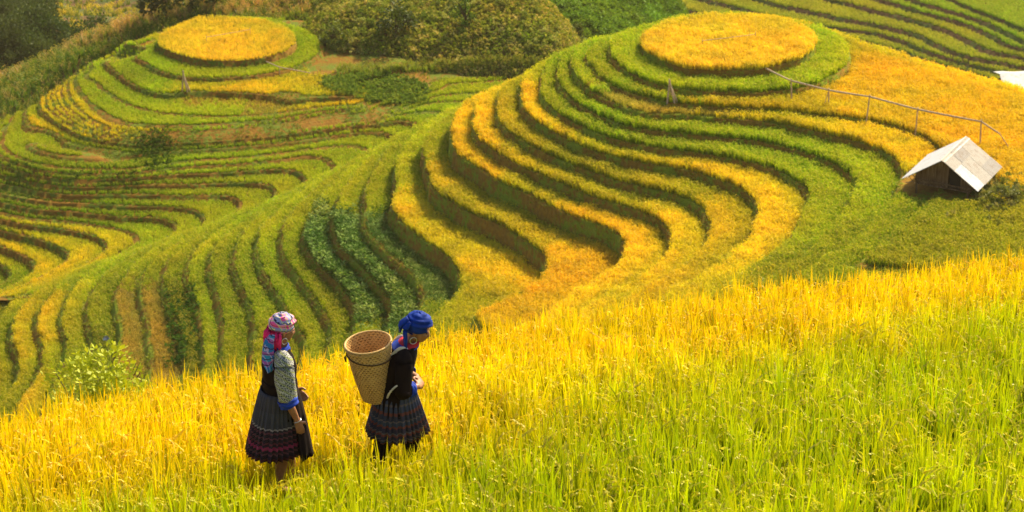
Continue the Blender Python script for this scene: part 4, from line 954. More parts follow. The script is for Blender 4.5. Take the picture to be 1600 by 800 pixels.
# pale corrugated roof of a shed beyond the golden shoulder
sx, sy, sz = [c*S for c in at_y(1562, 116, 140)]
shed = empty('shed', (sx+3.4, sy+1.5, sz-2.6), 'white corrugated shed roof showing over the golden slope at the right edge', 'shed')
hut_loc = hut.location.copy()
def hl(v): return Vector(v)-shed.location
A_ = Vector((sx, sy, sz)); slab('roof', [A_, A_+Vector((7, .6, 0)), A_+Vector((7, -3.1, -1.15)), A_+Vector((0, -3.7, -1.05))], .03, M_SHA, shed, .025)
slab('roof', [A_, A_+Vector((7, .6, 0)), A_+Vector((7, 3.3, -.85)), A_+Vector((0, 2.7, -.75))], .03, M_SHA, shed, .025)
box8('wall', A_+Vector((3.6, .3, -2.2)), Vector((1, .09, 0)).normalized(), Vector((-.09, 1, 0)).normalized(), 6.4, 4.6, 2.6, M_PLANK, shed)
# a rag tied to a stick in the dark green strip
g0 = gpt(HR, 167, 545, 23); rag = empty('scare_cloth', g0, 'small pale blue rag on a stick among the terraces at the lower left', 'rag')
pole('stick', (0, 0, -.1), (0, 0, .95), .02, rag)
bm = bmesh.new(); bmesh.ops.create_grid(bm, x_segments=10, y_segments=10, size=.22)
r = random.Random(2)
for v_ in bm.verts: x, y = v_.co.x, v_.co.y; v_.co = Vector((x*1.1, .09*math.sin(14*x+6*y)+.05*math.sin(21*y), .86+y*.8-abs(x)*.5))
me = bpy.data.meshes.new('cloth'); bm.to_mesh(me); bm.free(); me.materials.append(simple_mat('pale_rag', (.42, .48, .6), .9)); o = bpy.data.objects.new('cloth', me); COL.objects.link(o); o.parent = rag
# ------------------------------------------------------------------ the air
g = NG('haze'); g.t.nodes.remove(g.b); pv = g.n('ShaderNodeVolumePrincipled'); pv.inputs['Color'].default_value = (1, .84, .55, 1)
pv.inputs['Density'].default_value = .0001; pv.inputs['Anisotropy'].default_value = .2; g.l(pv.outputs[0], g.o.inputs['Volume'])
bm = bmesh.new(); bmesh.ops.create_cube(bm, size=1, matrix=Matrix.Translation((0, 220, -70)) @ Matrix.Diagonal((560, 560, 166, 1)))
me = bpy.data.meshes.new('haze'); bm.to_mesh(me); bm.free(); me.materials.append(g.m); o = bpy.data.objects.new('haze', me); COL.objects.link(o); tag(o, 'thin warm haze in the valley air', 'haze', kind='stuff')
# ------------------------------------------------------------------ people
def ring_frame(d, ref=Vector((0, 0, 1))):
    d = d.normalized()
    if abs(d.dot(ref)) > .95: ref = Vector((1, 0, 0))
    a = ref.cross(d).normalized(); return a, d.cross(a).normalized()
def tube(bm, pts, rad, n=14, cap=True, mod=None, fixed=None):
    """rings along pts; rad: number or (a, b); fixed=(ax, bx) keeps the ring axes"""
    pts = [Vector(p) for p in pts]; rings = []
    for i, p in enumerate(pts):
        d = pts[min(i+1, len(pts)-1)]-pts[max(i-1, 0)]
        a, b = fixed if fixed else ring_frame(d)
        r = rad[i]; ra, rb = r if isinstance(r, tuple) else (r, r)
        ring = []
        for k in range(n):
            t = 2*math.pi*k/n; m = mod(t, i/(len(pts)-1)) if mod else 1.0
            ring.append(bm.verts.new(p+a*math.cos(t)*ra*m+b*math.sin(t)*rb*m))
        rings.append(ring)
    for r0, r1 in zip(rings[:-1], rings[1:]):
        for k in range(n): bm.faces.new((r0[k], r0[(k+1) % n], r1[(k+1) % n], r1[k]))
    if cap:
        bm.faces.new(list(reversed(rings[0]))); bm.faces.new(rings[-1])
    return rings
def smooth_path(pts, rad, sub=4):
    """Catmull-Rom through the joints"""
    P = [Vector(p) for p in pts]; R = [(r if isinstance(r, tuple) else (r, r)) for r in rad]
    op, orr = [], []
    for i in range(len(P)-1):
        p0, p1, p2, p3 = P[max(i-1, 0)], P[i], P[i+1], P[min(i+2, len(P)-1)]
        for k in range(sub):
            t = k/sub
            op.append(.5*((2*p1)+(p2-p0)*t+(2*p0-5*p1+4*p2-p3)*t*t+(3*p1-p0-3*p2+p3)*t**3))
            s_ = t*t*(3-2*t); orr.append((R[i][0]*(1-s_)+R[i+1][0]*s_, R[i][1]*(1-s_)+R[i+1][1]*s_))
    op.append(P[-1]); orr.append(R[-1]); return op, orr
def limb(bm, pts, rad, n=14, sub=4, **k):
    p, r = smooth_path(pts, rad, sub); return tube(bm, p, r, n, **k)
def blob(bm, c, r, rot=None, seg=20, rings=14):
    m = Matrix.Translation(c) @ (rot or Matrix.Identity(4)) @ Matrix.Diagonal((*r, 1))
    bmesh.ops.create_uvsphere(bm, u_segments=seg, v_segments=rings, radius=1, matrix=m)
def bm_obj(name, bm, mat, parent=None, smooth=True, mods=()):
    bmesh.ops.recalc_face_normals(bm, faces=bm.faces[:])
    me = bpy.data.meshes.new(name); bm.to_mesh(me); bm.free(); me.materials.append(mat)
    if smooth: me.polygons.foreach_set('use_smooth', [True]*len(me.polygons))
    o = bpy.data.objects.new(name, me); COL.objects.link(o)
    for typ, kw in mods:
        md = o.modifiers.new(typ.lower(), typ)
        for k, v in kw.items(): setattr(md, k, v)
    if mods:
        dg = bpy.context.evaluated_depsgraph_get(); dg.update()
        m2 = bpy.data.meshes.new_from_object(o.evaluated_get(dg)); o.modifiers.clear(); o.data = m2
        m2.name = name
        if smooth: m2.polygons.foreach_set('use_smooth', [True]*len(m2.polygons))
    if parent: o.parent = parent
    return o
def skin_mat():
    g = NG('skin'); n = g.noise(35, 4, g.obj())
    c = g.ramp(n.outputs[0], [(.3, (.30, .13, .06)), (.7, (.42, .20, .10))])
    g.b.inputs['Subsurface Weight'].default_value = .08; g.b.inputs['Subsurface Scale'].default_value = .02
    g.bump(n.outputs[0], .15, .002)
    return g.fin(c, .5, .4)
def cloth_dark(name, col, rough=.9):
    g = NG(name); n = g.noise(9, 5, g.obj()); n2 = g.noise(160, 2, g.obj())
    c = g.ramp(n.outputs[0], [(.3, tuple(x*.7 for x in col)), (.7, tuple(x*1.4 for x in col))])
    g.bump(n.outputs[0], .5, .01);
    return g.fin(c, rough, .15)
def stripes_z(g, z, stops): return g.ramp(z, stops)
def obj_xyz(g):
    s = g.n('ShaderNodeSeparateXYZ'); g.l(g.obj(), s.inputs[0]); return s.outputs
def skirt_mat(name, z0, z1, stops, plaid=None):
    """bands woven across the cloth (by height on the skirt) with fine vertical stitching"""
    g = NG(name); x, y, z = obj_xyz(g)
    t = g.math('DIVIDE', g.math('SUBTRACT', z, z0), z1-z0)
    nz = g.noise(60, 2, g.obj()); t = g.math('ADD', t, g.math('MULTIPLY', g.math('SUBTRACT', nz.outputs[0], .5), .012))
    nd = g.n('ShaderNodeValToRGB'); cr = nd.color_ramp; cr.interpolation = 'CONSTANT'
    while len(cr.elements) > 1: cr.elements.remove(cr.elements[-1])
    cr.elements[0].position = stops[0][0]; cr.elements[0].color = (*stops[0][1], 1)
    for p, c in stops[1:]:
        e = cr.elements.new(p); e.color = (*c, 1)
    g.l(t, nd.inputs[0]); c = nd.outputs[0]
    an = g.math('ARCTAN2', y, x)
    w = g.math('SINE', g.math('MULTIPLY', an, 210.0)); wz = g.math('SINE', g.math('MULTIPLY', z, 420.0))
    m = g.math('GREATER_THAN', g.math('MULTIPLY', w, wz), .25)
    c = g.mix(g.math('MULTIPLY', m, .35), c, plaid or (.35, .33, .36))
    n = g.noise(14, 4, g.obj()); c = g.mix(g.math('MULTIPLY', n.outputs[0], .35), c, (.03, .02, .03))
    return g.fin(c, .85, .15)
def plaid_mat(name, base, c1, c2, c3, sc_=1.0):
    g = NG(name); x, y, z = obj_xyz(g)
    nz = g.noise(9, 3, g.obj()); off = g.math('MULTIPLY', nz.outputs[0], .08)
    a = g.math('ADD', g.math('ADD', x, g.math('MULTIPLY', y, .6)), off); b = g.math('ADD', g.math('SUBTRACT', z, g.math('MULTIPLY', y, .5)), off)
    def band(v, freq, ph, thr): return g.math('GREATER_THAN', g.math('SINE', g.math('ADD', g.math('MULTIPLY', v, freq*sc_), ph)), thr)
    c = g.mix(g.math('MULTIPLY', band(a, 85, .3, .2), .65), base, c1)
    c = g.mix(g.math('MULTIPLY', band(b, 95, 1.3, .35), .7), c, c2)
    c = g.mix(band(a, 170, .9, .86), c, c3); c = g.mix(band(b, 190, 2.0, .86), c, (.04, .03, .08))
    return g.fin(c, .85, .15)
def batik_mat():
    g = NG('batik_cloth'); v = g.n('ShaderNodeTexVoronoi'); v.feature = 'DISTANCE_TO_EDGE'; v.inputs['Scale'].default_value = 55; g.l(g.obj(), v.inputs[0])
    x, y, z = obj_xyz(g)
    w = g.math('GREATER_THAN', g.math('SINE', g.math('MULTIPLY', g.math('ADD', z, g.math('MULTIPLY', x, .7)), 130)), .8)
    e = g.math('LESS_THAN', v.outputs[0], .09)
    n = g.noise(8, 3, g.obj()); base = g.ramp(n.outputs[0], [(.35, (.07, .08, .09)), (.65, (.15, .15, .145))])
    c = g.mix(e, base, (.50, .50, .45)); c = g.mix(g.math('MULTIPLY', w, .8), c, (.30, .34, .08))
    return g.fin(c, .85, .15)
M_SKIN = skin_mat(); M_COAT = cloth_dark('dark_coat_cloth', (.013, .007, .006)); M_BLUE = cloth_dark('blue_cloth', (.02, .055, .38), .7)
M_NAVY = cloth_dark('blue_scarf_cloth', (.008, .036, .25), .7); M_RED = cloth_dark('red_trim', (.4, .03, .05)); M_WHITE = cloth_dark('white_strap_cloth', (.62, .58, .5))
M_PINK = cloth_dark('pink_fringe', (.80, .03, .16)); M_BATIK = batik_mat()
M_PLAID = plaid_mat('pink_plaid_cloth', (.88, .28, .46), (.85, .02, .26), (.08, .38, .60), (.75, .72, .2))
M_PLAIDB = plaid_mat('blue_plaid_cloth', (.05, .28, .42), (.03, .12, .4), (.55, .06, .25), (.5, .4, .6))
g_ = NG('silver'); g_.b.inputs['Metallic'].default_value = 1; M_SILVER = g_.fin((.7, .68, .62), .3)
M_EYE = simple_mat('eye_dark', (.01, .008, .006), .2)
M_HAIR = simple_mat('black_hair', (.012, .009, .008), .5)
M_SKIRT1 = skirt_mat('banded_pleated_cloth', .30, .92, [(0, (.03, .012, .02)), (.07, (.16, .02, .05)), (.10, (.02, .01, .015)), (.14, (.13, .03, .05)), (.17, (.025, .012, .02)), (.22, (.17, .05, .07)), (.245, (.03, .015, .02)),
    (.285, (.42, .035, .12)), (.325, (.03, .012, .02)), (.36, (.17, .03, .05)), (.385, (.03, .015, .02)), (.43, (.18, .05, .07)), (.45, (.02, .012, .02)), (.50, (.15, .04, .06)), (.52, (.03, .02, .03)), (.55, (.38, .34, .33)), (.57, (.055, .058, .07)), (.78, (.045, .046, .055))], (.22, .2, .22))
M_SKIRT2 = skirt_mat('blue_patterned_pleated_cloth', .30, .90, [(0, (.14, .10, .11)), (.08, (.03, .03, .05)), (.24, (.16, .04, .03)), (.28, (.03, .04, .07)), (.30, (.13, .11, .11)), (.32, (.03, .03, .05)), (.36, (.2, .05, .04)),
    (.39, (.14, .12, .12)), (.41, (.03, .03, .06)), (.47, (.19, .05, .04)), (.50, (.04, .06, .1)), (.55, (.15, .12, .12)), (.57, (.03, .04, .07)), (.64, (.17, .05, .04)), (.68, (.04, .06, .11)), (.76, (.13, .11, .12)), (.79, (.04, .06, .12))], (.20, .17, .18))

def head(bm, c, R):
    """skull, face and ears; local +x is the way the face looks. R: rotation matrix of the head"""
    T_ = Matrix.Translation(c) @ R
    def b(p, r, rx=0): blob(bm, (0, 0, 0), (1, 1, 1)) if False else bmesh.ops.create_uvsphere(bm, u_segments=20, v_segments=14, radius=1, matrix=T_ @ Matrix.Translation(p) @ Matrix.Rotation(rx, 4, 'Y') @ Matrix.Diagonal((*r, 1)))
    b((-.012, 0, .02), (.092, .074, .092)); b((.022, 0, -.03), (.068, .060, .078)); b((.045, 0, -.082), (.030, .030, .022))
    b((.078, 0, -.018), (.020, .012, .026), -.35); b((.090, 0, -.033), (.014, .015, .011))
    b((.072, 0, -.060), (.016, .024, .009)); b((.070, 0, -.068), (.015, .021, .008))
    for s_ in (-1, 1):
        b((.060, s_*.036, -.022), (.022, .021, .020)); b((.066, s_*.028, .012), (.020, .022, .010))
        b((-.008, s_*.074, -.018), (.016, .008, .030)); b((-.002, s_*.075, -.045), (.009, .006, .010))
def hand(bm, w, d, palm_n, thumb_s, curl=.35, k=1.0):
    """palm and five fingers; w wrist point, d direction of the hand, palm_n palm normal, thumb_s +-1"""
    d = Vector(d).normalized(); nrm = Vector(palm_n); nrm = (nrm-d*nrm.dot(d)).normalized(); sd = d.cross(nrm)*thumb_s
    w = Vector(w)
    limb(bm, [w-d*.02, w+d*.03*k, w+d*.085*k], [(.022, .017), (.034*k, .015), (.036*k, .013)], 12, fixed=(sd, nrm))
    for i, (off, L) in enumerate(((.027, .066), (.009, .074), (-.009, .069), (-.026, .055))):
        p = w+d*.075*k+sd*off*k; c = curl*(1+.25*i); pts = [p]; dd = d.copy()
        for j, seg in enumerate((.45, .32, .25)):
            dd = (dd*math.cos(c*(.5+.4*j))+nrm*math.sin(c*(.5+.4*j))).normalized(); p = p+dd*L*seg*k*1.05; pts.append(p)
        tube(bm, pts, [.0100*k, .0095*k, .0088*k, .0070*k], 8)
    p = w+d*.025*k+sd*.028*k; q = p+(d*.6+sd*.7+nrm*.25).normalized()*.035*k; r2 = q+(d*.9+sd*.25+nrm*.35).normalized()*.032*k
    tube(bm, [p-sd*.01, q, r2], [.0135*k, .0115*k, .0085*k], 8)
def finish_body(name, bm, parent):
    return bm_obj(name, bm, M_SKIN, parent, mods=(('REMESH', dict(mode='VOXEL', voxel_size=.0062)), ('SMOOTH', dict(factor=.5, iterations=2))))
def pleat(n, a0, a1, seed):
    r = random.Random(seed); ph = [r.uniform(0, 6.28) for _ in range(3)]
    return lambda t, s: 1+(a0+(a1-a0)*s)*(math.sin(n*t+ph[0]+1.3*math.sin(3*t+ph[1])+.7*math.sin(7*t))+.35*math.sin(2.1*n*t+ph[1]))*.5+.04*s*math.sin(3*t+ph[2])
def skirt(name, mat, parent, zs, rr, off, seed, n=34, lean=(0, 0)):
    bm = bmesh.new(); pts = []; rad = []
    N_ = 14
    for i in range(N_+1):
        t = i/N_; z = zs[0]+(zs[1]-zs[0])*t
        e = t**.8; pts.append((off[0]+lean[0]*t, off[1]+lean[1]*t, z)); rad.append((rr[0][0]+(rr[1][0]-rr[0][0])*e, rr[0][1]+(rr[1][1]-rr[0][1])*e))
    tube(bm, pts, rad, 260, cap=False, mod=pleat(n, .03, .17, seed), fixed=(Vector((1, 0, 0)), Vector((0, 1, 0))))
    return bm_obj(name, bm, mat, parent, mods=(('SOLIDIFY', dict(thickness=.004)),))
def torus(bm, c, R, r, d1, d2, n=28, m=8):
    c = Vector(c); d1 = Vector(d1).normalized(); d2 = Vector(d2).normalized(); pts = [c+d1*math.cos(2*math.pi*i/n)*R+d2*math.sin(2*math.pi*i/n)*R for i in range(n)]
    nn = d1.cross(d2); rings = []
    for i, p in enumerate(pts):
        o = (p-c).normalized(); rings.append([bm.verts.new(p+o*math.cos(2*math.pi*k/m)*r+nn*math.sin(2*math.pi*k/m)*r) for k in range(m)])
    for i in range(n):
        a, b = rings[i], rings[(i+1) % n]
        for k in range(m): bm.faces.new((a[k], a[(k+1) % m], b[(k+1) % m], b[k]))
def eyes(parent, c, R):
    T_ = Matrix.Translation(c) @ R
    for s_ in (-1, 1):
        bm = bmesh.new(); bmesh.ops.create_uvsphere(bm, u_segments=10, v_segments=8, radius=1, matrix=T_ @ Matrix.Translation((.077, s_*.029, -.004)) @ Matrix.Diagonal((.008, .012, .006, 1)))
        bm_obj('eye', bm, M_EYE, parent)

FX = (Vector((1, 0, 0)), Vector((0, 1, 0)))
# ---- woman in the pink plaid headscarf ----
W1 = empty('person', (*at_y(447, 780, 16.9)[:2], z_near(np.array(-1.70), np.array(16.75)).item()), 'woman in a pink plaid headscarf, patterned grey sleeves and a banded pleated skirt', 'person')
W1.scale = (.93,)*3; W1.rotation_euler = (0, 0, math.radians(22))
bm = bmesh.new()
limb(bm, [(0, 0, .80), (-.02, 0, .95), (-.01, 0, 1.10), (-.015, 0, 1.21), (-.005, 0, 1.28)], [(.11, .15), (.10, .13), (.11, .155), (.09, .16), (.045, .05)], 20, fixed=FX)
limb(bm, [(-.005, 0, 1.24), (.01, 0, 1.31), (.018, 0, 1.38)], [.05, .046, .05], 14)
R1 = Matrix.Rotation(math.radians(-4), 4, 'Z') @ Matrix.Rotation(math.radians(8), 4, 'Y'); C1 = Vector((.03, 0, 1.43))
head(bm, C1, R1)
sh, el, wr = Vector((-.02, -.165, 1.195)), Vector((-.03, -.215, .94)), Vector((.055, -.215, .715))
limb(bm, [(-.02, -.11, 1.20), sh, (sh+el)/2, el, (el+wr)/2, wr], [.05, .048, .043, .036, .032, .023], 14)
hand(bm, wr, wr-el+Vector((0, 0, -.12)), (-.1, 1, 0), 1, .3, 1.0)
sh2, el2, wr2 = Vector((-.01, .165, 1.195)), Vector((.0, .215, .95)), Vector((.15, .17, .80))
limb(bm, [(-.01, .11, 1.20), sh2, (sh2+el2)/2, el2, (el2+wr2)/2, wr2], [.05, .048, .043, .036, .032, .023], 14)
hand(bm, wr2, wr2-el2, (0, -1, -.2), -1, .5)
for s_, fx in ((-1, -.06), (1, .10)):
    limb(bm, [(0, s_*.08, .82), (fx*.5, s_*.085, .45), (fx-.02, s_*.08, .10), (fx-.02, s_*.08, .045)], [.085, .058, .036, .036], 14)
    limb(bm, [(fx-.06, s_*.08, .035), (fx+.04, s_*.085, .04), (fx+.14, s_*.09, .025)], [(.036, .03), (.04, .03), (.032, .018)], 12)
body = finish_body('body', bm, W1); eyes(W1, C1, R1)
# coat
bm = bmesh.new()
limb(bm, [(-.01, 0, .70), (-.01, 0, .84), (-.02, 0, .965), (-.015, 0, 1.09), (-.02, 0, 1.19), (-.015, 0, 1.255), (0, 0, 1.285)],
     [(.165, .185), (.145, .175), (.125, .155), (.135, .175), (.122, .178), (.088, .125), (.062, .068)], 40, cap=False, mod=lambda t, s: 1+.03*math.sin(5*t+6*s)+.02*math.sin(11*t+15*s)+.02*math.sin(26*s+2*t), fixed=FX)
bm_obj('coat', bm, M_COAT, W1, mods=(('SOLIDIFY', dict(thickness=.006)),))
bm = bmesh.new()   # belt wound round the waist
limb(bm, [(-.015, 0, .93), (-.015, 0, .97), (-.015, 0, 1.0)], [(.137, .168), (.14, .17), (.136, .166)], 40, cap=False, mod=lambda t, s: 1+.01*math.sin(9*t), fixed=FX)
bm_obj('sash', bm, M_COAT, W1, mods=(('SOLIDIFY', dict(thickness=.008)),))
skirt('skirt', M_SKIRT1, W1, (.92, .38), ((.13, .165), (.232, .225)), (-.035, 0), 3, 30, (-.035, 0))
# long dark apron over the front of the skirt
bm = bmesh.new(); rows = []
for i in range(15):
    t = i/14; z = .94-.60*t; row = []
    for k in range(49):
        a = math.radians(-68+150*k/48); m = 1+.02*t*math.sin(9*a)+.012*math.sin(21*a+2)
        row.append(bm.verts.new(((.15+.125*t**.8)*math.cos(a)*m-.03-.01*t, (.18+.075*t**.8)*math.sin(a)*m, z+.01*math.sin(5*a)*t)))
    rows.append(row)
for a, b in zip(rows[:-1], rows[1:]):
    for k in range(48): bm.faces.new((a[k], a[k+1], b[k+1], b[k]))
bm_obj('apron', bm, M_COAT, W1, mods=(('SOLIDIFY', dict(thickness=.005)),))
def sleeve(parent, pts, rad, mat, seed, name='sleeve'):
    bm = bmesh.new(); r = random.Random(seed); p1, p2 = r.uniform(0, 6), r.uniform(0, 6)
    limb(bm, pts, rad, 28, 6, cap=False, mod=lambda t, s: 1+.05*math.sin(3*t+9*s+p1)+.035*math.sin(5*t-14*s+p2))
    return bm_obj(name, bm, mat, parent, mods=(('SOLIDIFY', dict(thickness=.005)),))
for (a_, b_, c_, sd_) in ((sh, el, wr, 1), (sh2, el2, wr2, 2)):
    s0 = Vector((-.025, a_.y*.5, 1.235)); m_ = (a_+b_)/2
    slv = sleeve(W1, [s0, a_+Vector((0, 0, .015)), m_, b_+(c_-b_)*.12], [.062, .076, .080, .074], M_BATIK, sd_)
    sleeve(slv, [b_+(c_-b_)*.05, b_+(c_-b_)*.18, b_+(c_-b_)*.30], [.074, .078, .076], M_BLUE, sd_+5, 'cuff')
bm = bmesh.new(); limb(bm, [(-.02, 0, 1.255), (-.008, 0, 1.285), (0, 0, 1.30)], [(.10, .125), (.080, .09), (.066, .072)], 32, cap=False, fixed=FX, mod=lambda t, s: 1+.03*math.sin(4*t+1))
bm_obj('collar', bm, M_BLUE, W1, mods=(('SOLIDIFY', dict(thickness=.006)),))
# headscarf: wound cloth, fringe at the nape, blue tail on the shoulder
T1 = Matrix.Translation(C1) @ R1
def wrap(name, T_, mat, parent, zc=.03, tilt=-.30, r=(.110, .092, .094), folds=7, seed=1):
    bm = bmesh.new(); bmesh.ops.create_uvsphere(bm, u_segments=64, v_segments=40, radius=1)
    rr = random.Random(seed); ph = rr.uniform(0, 6)
    for v in bm.verts:
        p = v.co.copy(); a = math.atan2(p.y, p.x); el = math.asin(max(-1, min(1, p.z)))
        k = 1+.035*math.sin(folds*1.6*el+2.2*math.sin(a+ph)+1.3*a)+.02*math.sin(17*el+3*a+ph)+.02*math.sin(5*a+ph)
        v.co = Vector((p.x*r[0]*k, p.y*r[1]*k, p.z*r[2]*k))
    lo = [v for v in bm.verts if v.co.z < -.055 and v.co.x > -.02 or v.co.x > .085-.0 and v.co.z < .0]
    bmesh.ops.delete(bm, geom=lo, context='VERTS')
    M_ = T_ @ Matrix.Translation((-.012, 0, zc)) @ Matrix.Rotation(tilt, 4, 'Y'); bm.transform(M_)
    return bm_obj(name, bm, mat, parent, mods=(('SOLIDIFY', dict(thickness=.006)),))
hs1 = wrap('headscarf', T1, M_PLAID, W1, zc=.036, seed=4)
bm = bmesh.new(); r = random.Random(8)
for _ in range(80):
    a = math.radians(r.uniform(120, 262)); p = T1 @ Vector((-.02+.10*math.cos(a), .088*math.sin(a), -.01+r.uniform(-.02, .02)))
    L = r.uniform(.07, .12); q = p+Vector((math.cos(a)*.02-.01, math.sin(a)*.012, -L*.6)); e = q+Vector((r.uniform(-.012, .012), r.uniform(-.01, .01), -L*.5))
    tube(bm, [p, q, e], [.008, .009, .005], 6)
bm_obj('fringe', bm, M_PINK, hs1)
bm = bmesh.new()
limb(bm, [T1 @ Vector((-.09, -.05, -.02)), T1 @ Vector((-.125, -.085, -.09)), Vector((-.135, -.12, 1.23)), Vector((-.12, -.15, 1.15))], [(.03, .012), (.045, .012), (.048, .010), (.05, .006)], 20)
bm_obj('scarf_tail', bm, M_PLAIDB, hs1)
bm = bmesh.new(); torus(bm, T1 @ Vector((.002, -.084, -.075)), .024, .0032, (1, .2, 0), (0, 0, 1)); bm_obj('earring', bm, M_SILVER, W1)
bm = bmesh.new(); dd = (wr-el).normalized(); a_, b_ = ring_frame(dd); torus(bm, wr+dd*-.004, .031, .0045, a_, b_); bm_obj('bracelet', bm, M_SILVER, W1)

# ---- woman in the blue headscarf, with the basket ----
W2 = empty('person', (*at_y(624, 755, 17.2)[:2], z_near(np.array(-.88), np.array(17.2)).item()), 'woman in a blue headscarf and dark coat, walking bowed under a basket', 'person')
W2.scale = (.97,)*3; W2.rotation_euler = (0, 0, math.radians(4))
bm = bmesh.new()
limb(bm, [(-.02, 0, .78), (-.02, 0, .92), (.02, 0, 1.06), (.06, 0, 1.16), (.085, 0, 1.22)], [(.11, .14), (.10, .125), (.11, .15), (.09, .15), (.045, .05)], 20, fixed=FX)
limb(bm, [(.075, 0, 1.18), (.115, 0, 1.245), (.15, 0, 1.30)], [.052, .046, .05], 14)
R2 = Matrix.Rotation(math.radians(-16), 4, 'Z') @ Matrix.Rotation(math.radians(18), 4, 'Y'); C2 = Vector((.17, -.005, 1.345))
head(bm, C2, R2)
for s_ in (-1, 1):
    a, b, c = Vector((.05, s_*.15, 1.14)), Vector((.035, s_*.19, .90)), Vector((.16, s_*.075, .885))
    limb(bm, [(.05, s_*.10, 1.15), a, (a+b)/2, b, (b+c)/2, c], [.05, .047, .042, .036, .031, .023], 14)
    hand(bm, c, Vector((.25, -s_*.9, .0)), (-.3, -s_*.6, -.5), -s_, .6)
    fx = .16 if s_ > 0 else -.17
    limb(bm, [(-.02, s_*.075, .82), (.0+fx*.55, s_*.08, .46), (fx-.04, s_*.075, .11 if s_ > 0 else .14), (fx-.04, s_*.075, .05)], [.085, .058, .036, .036], 14)
    limb(bm, [(fx-.08, s_*.075, .04), (fx+.02, s_*.08, .045), (fx+.12, s_*.085, .025)], [(.036, .03), (.04, .03), (.032, .018)], 12)
body = finish_body('body', bm, W2); eyes(W2, C2, R2)
for s_ in (-1, 1):     # dark leggings
    fx = .16 if s_ > 0 else -.17
    bm = bmesh.new(); limb(bm, [(-.02, s_*.075, .60), (.0+fx*.55, s_*.08, .46), (fx*.8-.02, s_*.078, .28), (fx-.04, s_*.075, .12 if s_ > 0 else .15)], [.078, .070, .060, .046], 20, cap=False)
    bm_obj('legging', bm, M_COAT, W2, mods=(('SOLIDIFY', dict(thickness=.004)),))
bm = bmesh.new()
limb(bm, [(-.03, 0, .66), (-.03, 0, .80), (-.02, 0, .92), (.01, 0, 1.04), (.045, 0, 1.14), (.072, 0, 1.20), (.095, 0, 1.225)],
     [(.145, .175), (.13, .165), (.118, .155), (.122, .17), (.108, .168), (.085, .115), (.062, .068)], 40, cap=False, mod=lambda t, s: 1+.03*math.sin(4*t+7*s)+.02*math.sin(9*t+14*s)+.02*math.sin(24*s+3*t), fixed=FX)
bm_obj('coat', bm, M_COAT, W2, mods=(('SOLIDIFY', dict(thickness=.006)),))
skirt('skirt', M_SKIRT2, W2, (.88, .46), ((.125, .15), (.235, .215)), (-.01, 0), 9, 28, (.0, 0))
for s_ in (-1, 1):
    a, b, c = Vector((.05, s_*.15, 1.14)), Vector((.035, s_*.19, .90)), Vector((.16, s_*.075, .885))
    slv = sleeve(W2, [Vector((.055, s_*.07, 1.18)), a*.8+Vector((.05, s_*.1, 1.17))*.2, a+Vector((0, s_*.004, -.04)), (a+b)/2, b, b+(c-b)*.35], [.050, .066, .068, .066, .064, .058], M_COAT, 11+s_)
    sleeve(slv, [b+(c-b)*.28, b+(c-b)*.42, b+(c-b)*.58], [.064, .068, .062], M_BLUE, 21+s_, 'cuff')
for nm_, m_, z_, q in (('collar', M_BLUE, 0, 0), ('collar_trim', M_RED, .012, .006)):
    bm = bmesh.new(); limb(bm, [(.062+z_, 0, 1.195+z_), (.085+z_, 0, 1.225+z_), (.10+z_, 0, 1.24+z_)], [(.108-q*2, .125-q*2), (.088-q, .098-q), (.074-q, .078-q)], 32, cap=False, fixed=FX, mod=lambda t, s: 1+.03*math.sin(3*t+1))
    bm_obj(nm_, bm, m_, W2, mods=(('SOLIDIFY', dict(thickness=.008)),))
T2 = Matrix.Translation(C2) @ R2
hs2 = wrap('headscarf', T2, M_NAVY, W2, zc=.034, tilt=-.30, r=(.112, .094, .098), folds=8, seed=9)
bm = bmesh.new()
limb(bm, [T2 @ Vector((-.07, -.07, .06)), T2 @ Vector((-.085, -.098, .0)), T2 @ Vector((-.055, -.105, -.08)), T2 @ Vector((-.03, -.10, -.16))], [(.028, .018), (.032, .02), (.028, .016), (.03, .01)], 16, mod=lambda t, s: 1+.12*math.sin(3*t+8*s))
limb(bm, [T2 @ Vector((-.09, -.05, .07)), T2 @ Vector((-.125, -.07, .02)), T2 @ Vector((-.12, -.06, -.05))], [(.03, .02), (.034, .022), (.02, .01)], 16, mod=lambda t, s: 1+.12*math.sin(3*t+5*s))
bm_obj('scarf_knot', bm, M_NAVY, hs2)
bm = bmesh.new(); torus(bm, T2 @ Vector((.002, -.084, -.075)), .027, .0034, (1, .2, 0), (0, 0, 1)); bm_obj('earring', bm, M_SILVER, W2)

# ---- basket on her back ----
g = NG('woven_bamboo'); x, y, z = obj_xyz(g); an = g.math('ARCTAN2', y, x)
w = g.math('ADD', g.math('MULTIPLY', g.math('MULTIPLY', g.math('SINE', g.math('MULTIPLY', an, 30)), g.math('SINE', g.math('MULTIPLY', z, 165))), .7), g.math('MULTIPLY', g.math('SINE', g.math('MULTIPLY', z, 330)), .45))
n = g.noise(18, 5, g.obj()); n2 = g.noise(3, 3, g.obj())
c = g.ramp(g.math('ADD', g.math('MULTIPLY', w, .5), n.outputs[0]), [(.05, (.20, .11, .03)), (.3, (.56, .33, .10)), (.65, (.72, .47, .17))])
c = g.mix(g.math('MULTIPLY', n2.outputs[0], .35), c, (.25, .11, .03)); M_WOVEN = g.fin(c, .6, .3)
M_BAND = simple_mat('basket_cord', (.07, .035, .015), .8)
BK = empty('carrying_basket', (0, 0, 0), 'tall tapered woven bamboo basket carried on the back of the woman in blue', 'basket')
BK.location = Matrix.Translation(W2.location) @ Matrix.Rotation(W2.rotation_euler.z, 4, 'Z') @ Vector((-.155, -.02, .745))
BK.rotation_euler = (math.radians(3), math.radians(-7), W2.rotation_euler.z)
HB = .475
def bprof(t): return .100+.073*t**.75
